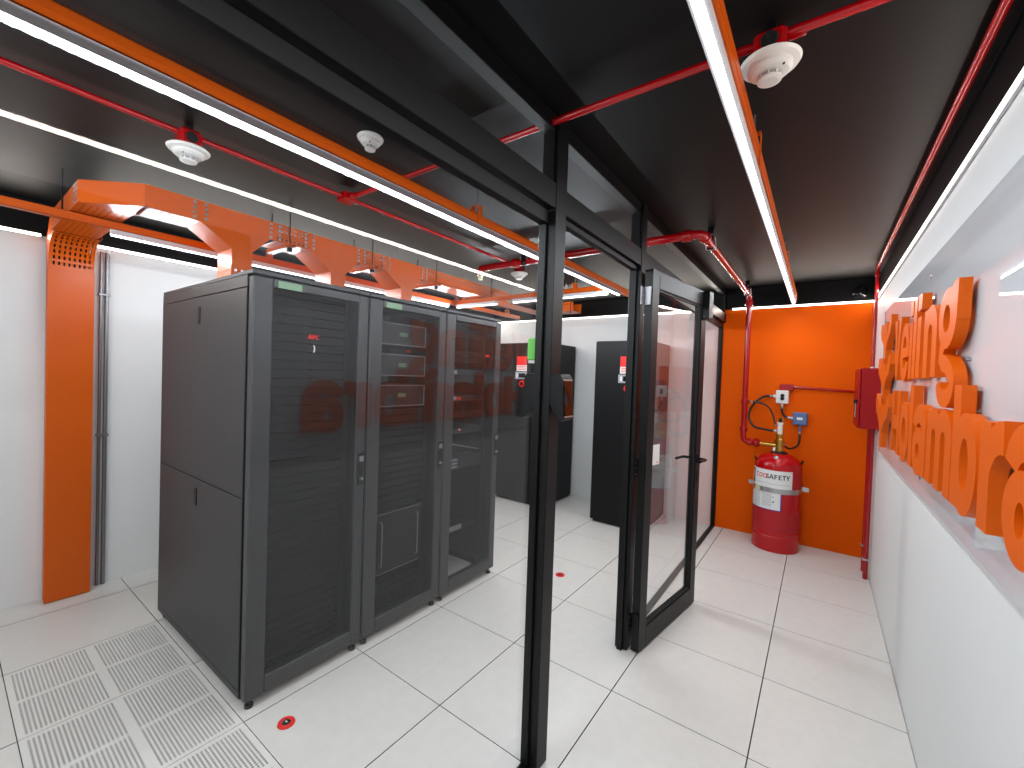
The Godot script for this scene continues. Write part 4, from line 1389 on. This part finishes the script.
# ------------------------------------------------------------------ suppression cylinder
func tank() -> void:
	var cx := -0.298
	var cz := -4.80
	var R := 0.195
	var o := thing("gas_cylinder", "large red fire suppressant cylinder strapped to the orange wall", "gas cylinder", Vector3(cx, 0, cz))
	var t := Transform3D(Basis(), Vector3(cx, 0, cz))
	var prof := [Vector2(0, 0.0), Vector2(R - 0.004, 0.0), Vector2(R, 0.006), Vector2(R, 0.142), Vector2(R - 0.004, 0.148), Vector2(R - 0.004, 0.156), Vector2(R, 0.164), Vector2(R, 0.70)]
	part(Geo.new().lathe(prof, t, 56), "body", M.tank_red, o)
	var dome := [Vector2(R, 0.70), Vector2(R, 0.765), Vector2(R + 0.001, 0.768), Vector2(R, 0.772)]
	for k in 13:
		var a := PI / 2 * k / 12.0
		dome.append(Vector2(R * pow(cos(a), 0.8) if k < 12 else 0.0, 0.775 + 0.135 * sin(a)))
	part(Geo.new().lathe(dome, t, 56, true), "dome", M.tank_red, o)
	# reflective band, labels and strap are thin shells on the body; angle 0 looks at +z
	var shell := func(y0: float, y1: float, a0: float, a1: float, lift: float, called: String, m: Material, parent: Node3D) -> MeshInstance3D:
		return part(Geo.new().lathe([Vector2(R, y0), Vector2(R + lift, y0), Vector2(R + lift, y1), Vector2(R, y1)], t, 30, false, deg_to_rad(a0), deg_to_rad(a1)), called, m, parent)
	shell.call(0.195, 0.385, -100.0, 88.0, 0.0008, "reflective_band", M.tank_band, o)
	shell.call(0.602, 0.735, 41.0, 82.0, 0.0008, "reflective_band", M.tank_band, o)
	var l1: MeshInstance3D = shell.call(0.59, 0.762, -88.0, 40.0, 0.0015, "brand_label", M.paper, o)
	var l2: MeshInstance3D = shell.call(0.3930, 0.5630, -88.0, 15.0, 0.0015, "data_label", M.paper, o)
	shell.call(0.3930, 0.5580, 12.5, 15.0, 0.0022, "blue_edge", M.print_blue, l2)
	shell.call(0.3910, 0.3970, -88.0, 15.0, 0.0022, "blue_edge", M.print_blue, l2)
	for k in 9:
		shell.call(0.4100 + 0.0155 * k, 0.4150 + 0.0155 * k, -75.0, -38.0, 0.0020, "print_line", M.print_grey, l2)
		if k < 8:
			shell.call(0.4260 + 0.0155 * k, 0.4310 + 0.0155 * k, -33.0, -8.0, 0.0020, "print_line", M.print_grey, l2)
	shell.call(0.4630, 0.4760, -6.0, -2.0, 0.0020, "pictogram", M.print_dark, l2)
	shell.call(0.5100, 0.5210, -6.0, -3.0, 0.0020, "pictogram", M.print_grey, l2)
	shell.call(0.635, 0.638, -50.0, 34.0, 0.0020, "print_line", M.print_grey, l1)
	# emblem: dark crescent at the edge of the label
	shell.call(0.615, 0.752, -82.0, -64.0, 0.0020, "emblem", M.print_dark, l1)
	shell.call(0.638, 0.728, -82.0, -72.0, 0.0024, "emblem_gap", M.paper, l1)
	curved_text("COO", 0.042, -57.0, 0.668, cx, cz, R + 0.002, M.print_red, l1)
	curved_text("SAFETY", 0.042, -25.0, 0.668, cx, cz, R + 0.002, M.print_dark, l1)
	var strap: MeshInstance3D = shell.call(0.552, 0.598, -112.0, 112.0, 0.004, "strap", M.steel, o)
	shell.call(0.556, 0.595, -58.0, -38.0, 0.0055, "sticker", M.cream, strap)
	for s in [-1.0, 1.0]:
		var g := Geo.new().box(Vector3(cx + s * 0.20, 0.556, -4.93), Vector3(cx + s * 0.205, 0.596, ZB), 0.001)
		g.box(Vector3(cx + s * 0.19, 0.556, -4.875), Vector3(cx + s * 0.250, 0.596, -4.87), 0.001)
		part(g, "strap_bracket", M.steel, strap)
	# lifting lugs round the shoulder
	for a in [-78.0, 85.0, 150.0]:
		var d := Vector3(sin(deg_to_rad(a)), 0, cos(deg_to_rad(a)))
		part(Geo.new().tube([Vector3(cx, 0.80, cz) + d * (R - 0.02), Vector3(cx, 0.86, cz) + d * (R + 0.002)], 0.009, 10), "lug", M.dark_plastic, o)
	# plug on the dome
	part(Geo.new().lathe([Vector2(0, 0.022), Vector2(0.018, 0.02), Vector2(0.024, 0.010), Vector2(0.024, 0.0)], Transform3D(Basis(Vector3.RIGHT, 0.85), Vector3(cx - 0.01, 0.868, cz + 0.125)), 8), "plug", M.dull_steel, o)
	# valve
	var vx := -0.295
	var vt := Transform3D(Basis(), Vector3(vx, 0, cz))
	var v := part(Geo.new().lathe([Vector2(0, 0.895), Vector2(0.07, 0.895), Vector2(0.07, 0.915), Vector2(0.045, 0.925), Vector2(0, 0.925)], vt, 20), "neck_ring", M.rubber, o)
	part(Geo.new().lathe([Vector2(0, 0.92), Vector2(0.038, 0.92), Vector2(0.038, 0.95), Vector2(0.032, 0.955), Vector2(0.032, 1.0), Vector2(0.040, 1.005), Vector2(0.040, 1.035), Vector2(0.030, 1.045), Vector2(0.030, 1.07), Vector2(0.038, 1.075), Vector2(0.038, 1.09), Vector2(0, 1.09)], vt, 18), "valve_body", M.brass, v)
	part(Geo.new().lathe([Vector2(0, 1.09), Vector2(0.022, 1.09), Vector2(0.022, 1.18), Vector2(0.026, 1.185), Vector2(0.026, 1.20), Vector2(0, 1.20)], vt, 16), "actuator", M.white_plastic, v)
	part(Geo.new().lathe([Vector2(0, 1.20), Vector2(0.014, 1.20), Vector2(0.018, 1.225), Vector2(0.014, 1.24), Vector2(0, 1.242)], vt, 14), "actuator_cap", M.rubber, v)
	part(Geo.new().box(Vector3(vx + 0.012, 1.20, cz - 0.008), Vector3(vx + 0.022, 1.245, cz + 0.008), 0.002), "lever", M.brass, v)
	part(Geo.new().tube([Vector3(vx, 0.975, cz), Vector3(-0.40, 0.975, -4.83), Vector3(-0.450, 0.975, -4.850)], 0.024, 14), "outlet", M.brass, v)
	part(Geo.new().lathe([Vector2(0, 0.02), Vector2(0.022, 0.018), Vector2(0.024, 0.0)], Transform3D(Basis(Vector3.BACK, PI / 2), Vector3(vx - 0.03, 0.935, cz + 0.02)), 16), "gauge", M.white_plastic, v)


func curved_text(text: String, cap: float, from_deg: float, y: float, cx: float, cz: float, r: float, m: Material, parent: Node3D) -> void:
	var tm := TextMesh.new()
	var f := SystemFont.new()
	f.font_names = PackedStringArray(["Droid Sans"])
	f.font_weight = 700
	tm.font = f
	tm.font_size = 48
	tm.pixel_size = cap / (0.714 * 48.0)
	tm.depth = 0.0
	tm.curve_step = 1.5
	tm.horizontal_alignment = HORIZONTAL_ALIGNMENT_LEFT
	tm.vertical_alignment = VERTICAL_ALIGNMENT_BOTTOM
	tm.text = text
	var a := tm.get_mesh_arrays()
	var v: PackedVector3Array = a[Mesh.ARRAY_VERTEX]
	var ix: PackedInt32Array = a[Mesh.ARRAY_INDEX]
	var g := Geo.new()
	var put := func(p: Vector3) -> Vector3:
		var ang := deg_to_rad(from_deg) + p.x * 1.0 / r
		return Vector3(cx + sin(ang) * r, y + p.y, cz + cos(ang) * r)
	if ix.is_empty():
		for k in v.size():
			ix.append(k)
	for k in range(0, ix.size(), 3):
		var p: Vector3 = put.call(v[ix[k]])
		var q: Vector3 = put.call(v[ix[k + 1]])
		var s: Vector3 = put.call(v[ix[k + 2]])
		var out := Vector3(p.x - cx, 0, p.z - cz)
		if (q - p).cross(s - p).dot(out) < 0:
			g.tri(p, s, q)
		else:
			g.tri(p, q, s)
	part(g, "brand_name", m, parent)


func curve_tube(pts: Array, r: float) -> Geo:
	var c := Curve3D.new()
	for i in pts.size():
		var a: Vector3 = pts[maxi(0, i - 1)]
		var b: Vector3 = pts[mini(pts.size() - 1, i + 1)]
		var d := (b - a) / 6.0
		c.add_point(pts[i], -d, d)
	c.bake_interval = 0.015
	return Geo.new().tube(Array(c.get_baked_points()), r, 10)


# ------------------------------------------------------------------ boxes on the orange wall, alarm panel
func wall_boxes() -> void:
	var z := ZB
	var wb := thing("release_box", "small white box with a round key switch on the orange wall", "switch box", Vector3(-0.30, 1.375, z))
	part(Geo.new().box(Vector3(-0.355, 1.375, z), Vector3(-0.248, 1.505, z + 0.06), 0.006), "case", M.white_plastic, wb)
	part(Geo.new().lathe([Vector2(0, 0.012), Vector2(0.016, 0.010), Vector2(0.018, 0.0)], Transform3D(Basis(Vector3.RIGHT, PI / 2), Vector3(-0.30, 1.455, z + 0.06)), 18), "key_switch", M.dark_plastic, wb)
	part(Geo.new().lathe([Vector2(0, 0.012), Vector2(0.016, 0.010), Vector2(0.018, 0.0)], Transform3D(Basis(Vector3.RIGHT, PI / 2), Vector3(-0.30, 1.425, z + 0.06)), 18), "key_switch", M.dark_plastic, wb)
	part(Geo.new().box(Vector3(-0.38, 1.43, z + 0.018), Vector3(-0.355, 1.46, z + 0.044), 0.003), "gland", M.white_plastic, wb)
	part(Geo.new().tube([Vector3(-0.30, 1.375, z + 0.03), Vector3(-0.30, 1.35, z + 0.03)], 0.011, 12), "gland", M.white_plastic, wb)
	var bb := thing("solenoid_box", "square blue box with a white label on the orange wall", "junction box", Vector3(-0.145, 1.175, z))
	part(Geo.new().box(Vector3(-0.205, 1.175, z), Vector3(-0.088, 1.295, z + 0.06), 0.005), "case", M.box_blue, bb)
	part(Geo.new().box(Vector3(-0.200, 1.18, z + 0.06), Vector3(-0.093, 1.29, z + 0.066), 0.003), "cover", M.box_blue, bb)
	part(Geo.new().box(Vector3(-0.172, 1.225, z + 0.066), Vector3(-0.125, 1.25, z + 0.067)), "label", M.paper, bb)
	part(Geo.new().box(Vector3(-0.222, 1.225, z + 0.018), Vector3(-0.205, 1.248, z + 0.044), 0.003), "gland", M.white_plastic, bb)
	part(Geo.new().tube([Vector3(-0.145, 1.175, z + 0.03), Vector3(-0.145, 1.11, z + 0.03)], 0.011, 12), "gland", M.box_blue, bb)
	var rc := thing("wall_conduit", "red conduit with end box running level across the orange wall", "conduit", Vector3(-0.28, 1.53, z))
	part(Geo.new().box(Vector3(-0.325, 1.506, z), Vector3(-0.21, 1.568, z + 0.055), 0.005), "end_box", M.pipe_red, rc)
	part(Geo.new().tube([Vector3(-0.21, 1.54, z + 0.028), Vector3(0.245, 1.52, z + 0.028), Vector3(0.262, 1.52, -4.80)], 0.012, 14), "tube", M.pipe_red, rc)
	var hoses := [
		["black hose looping from the white switch box down to the cylinder valve", [Vector3(-0.399, 1.445, z + 0.03), Vector3(-0.47, 1.43, z + 0.06), Vector3(-0.555, 1.33, z + 0.10), Vector3(-0.575, 1.22, z + 0.13), Vector3(-0.52, 1.135, z + 0.17), Vector3(-0.44, 1.12, z + 0.2), Vector3(-0.38, 1.115, z + 0.225), Vector3(-0.334, 1.115, z + 0.228)], 0.011],
		["black hose arching from the red pipe tap down to the valve head", [Vector3(-0.553, 1.38, -4.86), Vector3(-0.52, 1.38, -4.86), Vector3(-0.46, 1.37, -4.87), Vector3(-0.40, 1.33, -4.88), Vector3(-0.365, 1.26, -4.88), Vector3(-0.348, 1.20, -4.86), Vector3(-0.333, 1.165, -4.825)], 0.0085],
		["short black hose joining the white switch box to the blue box", [Vector3(-0.30, 1.337, z + 0.03), Vector3(-0.298, 1.29, z + 0.03), Vector3(-0.275, 1.25, z + 0.03), Vector3(-0.255, 1.239, z + 0.03), Vector3(-0.236, 1.236, z + 0.03)], 0.010],
		["black hose hanging under the blue box and back to the brass valve", [Vector3(-0.145, 1.097, z + 0.03), Vector3(-0.145, 1.02, z + 0.04), Vector3(-0.165, 0.965, z + 0.07), Vector3(-0.215, 0.945, z + 0.13), Vector3(-0.25, 0.962, z + 0.155), Vector3(-0.258, 0.98, z + 0.17)], 0.009],
	]
	for h in hoses:
		var o := thing("flexible_hose", h[0], "hose", h[1][0], "black hoses on the orange wall")
		part(curve_tube(h[1], h[2]), "hose", M.rubber, o)
		part(ring(h[1][0], h[1][1] - h[1][0], h[2] + 0.003, 0.012), "fitting", M.steel, o)
		var e: int = h[1].size() - 1
		part(ring(h[1][e], h[1][e] - h[1][e - 1], h[2] + 0.003, 0.012), "fitting", M.steel, o)
	# alarm panel on the sign wall
	var ap := thing("fire_alarm_unit", "red steel alarm panel on the white wall next to the orange wall", "alarm panel", Vector3(XR, 1.22, -4.5))
	part(Geo.new().box(Vector3(0.262, 1.235, -4.80), Vector3(XR, 1.715, -4.32), 0.004), "case", M.cabinet_red, ap)
	var dr := part(Geo.new().box(Vector3(0.245, 1.24, -4.795), Vector3(0.260, 1.71, -4.325), 0.004), "door", M.cabinet_red, ap)
	part(Geo.new().box(Vector3(0.222, 1.43, -4.40), Vector3(0.245, 1.465, -4.365), 0.003), "lock", M.rubber, dr)
	part(Geo.new().tube([Vector3(0.235, 1.43, -4.38), Vector3(0.236, 1.32, -4.38)], 0.005, 8), "key", M.steel, dr)


# ------------------------------------------------------------------ smaller things
func small_things() -> void:
	# floor caps
	for p in [[-1.835, -0.925, "red floor disc with dark centre beside the near rack door"], [-1.60, -2.93, "red floor disc with dark centre past the end of the racks"]]:
		var o := thing("floor_nozzle_cap", p[2], "floor cap", Vector3(p[0], 0, p[1]), "red floor caps")
		var t := Transform3D(Basis(), Vector3(p[0], 0, p[1]))
		var R := 0.036
		part(Geo.new().lathe([Vector2(0.018, 0.006), Vector2(0.020, 0.0035), Vector2(0.028, 0.0035), Vector2(0.030, 0.006), Vector2(R - 0.002, 0.006), Vector2(R, 0.0)], t, 36), "ring", M.print_red, o)
		part(Geo.new().lathe([Vector2(0, 0.008), Vector2(0.014, 0.007), Vector2(0.018, 0.003), Vector2(0.0205, 0.001)], t, 28), "centre", M.dark_plastic, o)
		part(Geo.new().box(Vector3(p[0] - 0.006, 0.008, p[1] - 0.003), Vector3(p[0] + 0.006, 0.009, p[1] + 0.003)), "mark", M.white_plastic, o)
	# access reader on the corridor side of the post, another on the room side
	for s in [[-0.841, 1.0, "black access reader with glossy face on the corridor side of the door post"], [-0.911, -1.0, "black access reader on the room side of the door post"]]:
		var x: float = s[0]
		var d: float = s[1]
		var zc := -1.446
		var o := thing("access_reader", s[2], "card reader", Vector3(x, 1.40, zc), "access readers on the door post")
		var side := PackedVector2Array([Vector2(0, 1.46), Vector2(0.012, 1.43), Vector2(0.048, 1.392), Vector2(0.062, 1.40), Vector2(0.052, 1.555), Vector2(0.040, 1.572), Vector2(0, 1.57)])
		var g := Geo.new().prism([ccw(side)], 0.078, Transform3D(Basis(Vector3(d, 0, 0), Vector3.UP, Vector3(0, 0, d)), Vector3(x, 0, zc - d * 0.039)))
		part(g, "case", M.dark_plastic, o)
		var fg := Geo.new().box(Vector3(0.0005, 0.006, -0.032), Vector3(0.003, 0.148, 0.032), 0.001)
		var tilt := Transform3D(Basis(Vector3.BACK, d * 0.064), Vector3(x + d * 0.0618, 1.402, zc))
		if d < 0:
			fg.moved(Transform3D(Basis(Vector3.UP, PI), Vector3.ZERO))
		fg.moved(tilt)
		part(fg, "glass_face", M.gloss_screen, o)
		if d > 0:
			var f2 := Geo.new().box(Vector3(0.003, 0.004, -0.034), Vector3(0.0045, 0.010, 0.034)).box(Vector3(0.003, 0.144, -0.034), Vector3(0.0045, 0.150, 0.034))
			f2.moved(tilt)
			part(f2, "trim", M.steel, o)
	# green door-release box on the room side of the post
	var gb := thing("door_release_box", "green emergency door release box on the room side of the post", "door release", Vector3(-0.911, 1.62, -1.46))
	part(Geo.new().box(Vector3(-0.972, 1.625, -1.52), Vector3(-0.911, 1.715, -1.432), 0.004), "case", M.print_green, gb)
	part(Geo.new().box(Vector3(-0.975, 1.64, -1.51), Vector3(-0.972, 1.70, -1.442), 0.001), "break_glass", M.paper, gb)
	part(Geo.new().box(Vector3(-0.968, 1.613, -1.515), Vector3(-0.914, 1.625, -1.437), 0.001), "hinge_tab", M.white_plastic, gb)
	# white notice on the door glass
	var d := Vector3(0.112, 0, -0.80).normalized()
	var nt := Node3D.new()
	nt.name = numbered("paper_notice")
	add_child(nt)
	tag(nt, "small white paper notice stuck to the glass of the open door", "notice")
	nt.transform = Transform3D(Basis(d, Vector3.UP, Vector3(-d.z, 0, d.x)), Vector3(-0.797, 0.012, -2.365) + d * 0.19)
	part(Geo.new().box(Vector3(-0.08, 1.05, 0.0045), Vector3(0.02, 1.17, 0.0055)), "sheet", M.paper, nt)
	part(Geo.new().box(Vector3(-0.02, 1.06, 0.0055), Vector3(0.0, 1.066, 0.006)), "print_mark", M.print_red, nt)
	# grey conduits beside the riser
	for p in [[-0.685, "slim grey wall conduit right against the orange cable riser", 0.009], [-0.715, "thicker grey wall conduit standing a hand away from the orange riser", 0.012]]:
		var o := thing("wall_conduit_pipe", p[1], "conduit", Vector3(XL + 0.022, 0, p[0]), "grey conduits on the white wall")
		part(Geo.new().tube([Vector3(XL + 0.022, 0.0, p[0]), Vector3(XL + 0.022, 2.31, p[0])], p[2], 12), "tube", M.dull_steel, o)
		for y in [2.02, 1.05]:
			part(Geo.new().box(Vector3(XL, y - 0.008, p[0] - p[2] - 0.006), Vector3(XL + 0.036, y + 0.008, p[0] + p[2] + 0.006), 0.002), "clip", M.dull_steel, o)
	# siren on the black band above the orange wall
	var sr := thing("siren", "round black siren on the black band above the orange wall", "siren", Vector3(0.26, 2.43, ZB))
	var st := Transform3D(Basis(Vector3.RIGHT, PI / 2), Vector3(0.262, 2.44, ZB))
	part(Geo.new().lathe([Vector2(0.062, 0.0), Vector2(0.062, 0.012), Vector2(0.058, 0.016), Vector2(0.030, 0.022), Vector2(0, 0.024)], st, 30, true), "dome", M.gloss_screen, sr)
	part(Geo.new().tube(arc3(Vector3(0.262, 2.44, ZB + 0.012), 0.062), 0.0025, 6), "rim", M.dark_plastic, sr)


func arc3(c: Vector3, r: float) -> Array:
	var p := []
	for k in 33:
		var a := TAU * k / 32.0
		p.append(c + Vector3(cos(a) * r, sin(a) * r, 0))
	return p
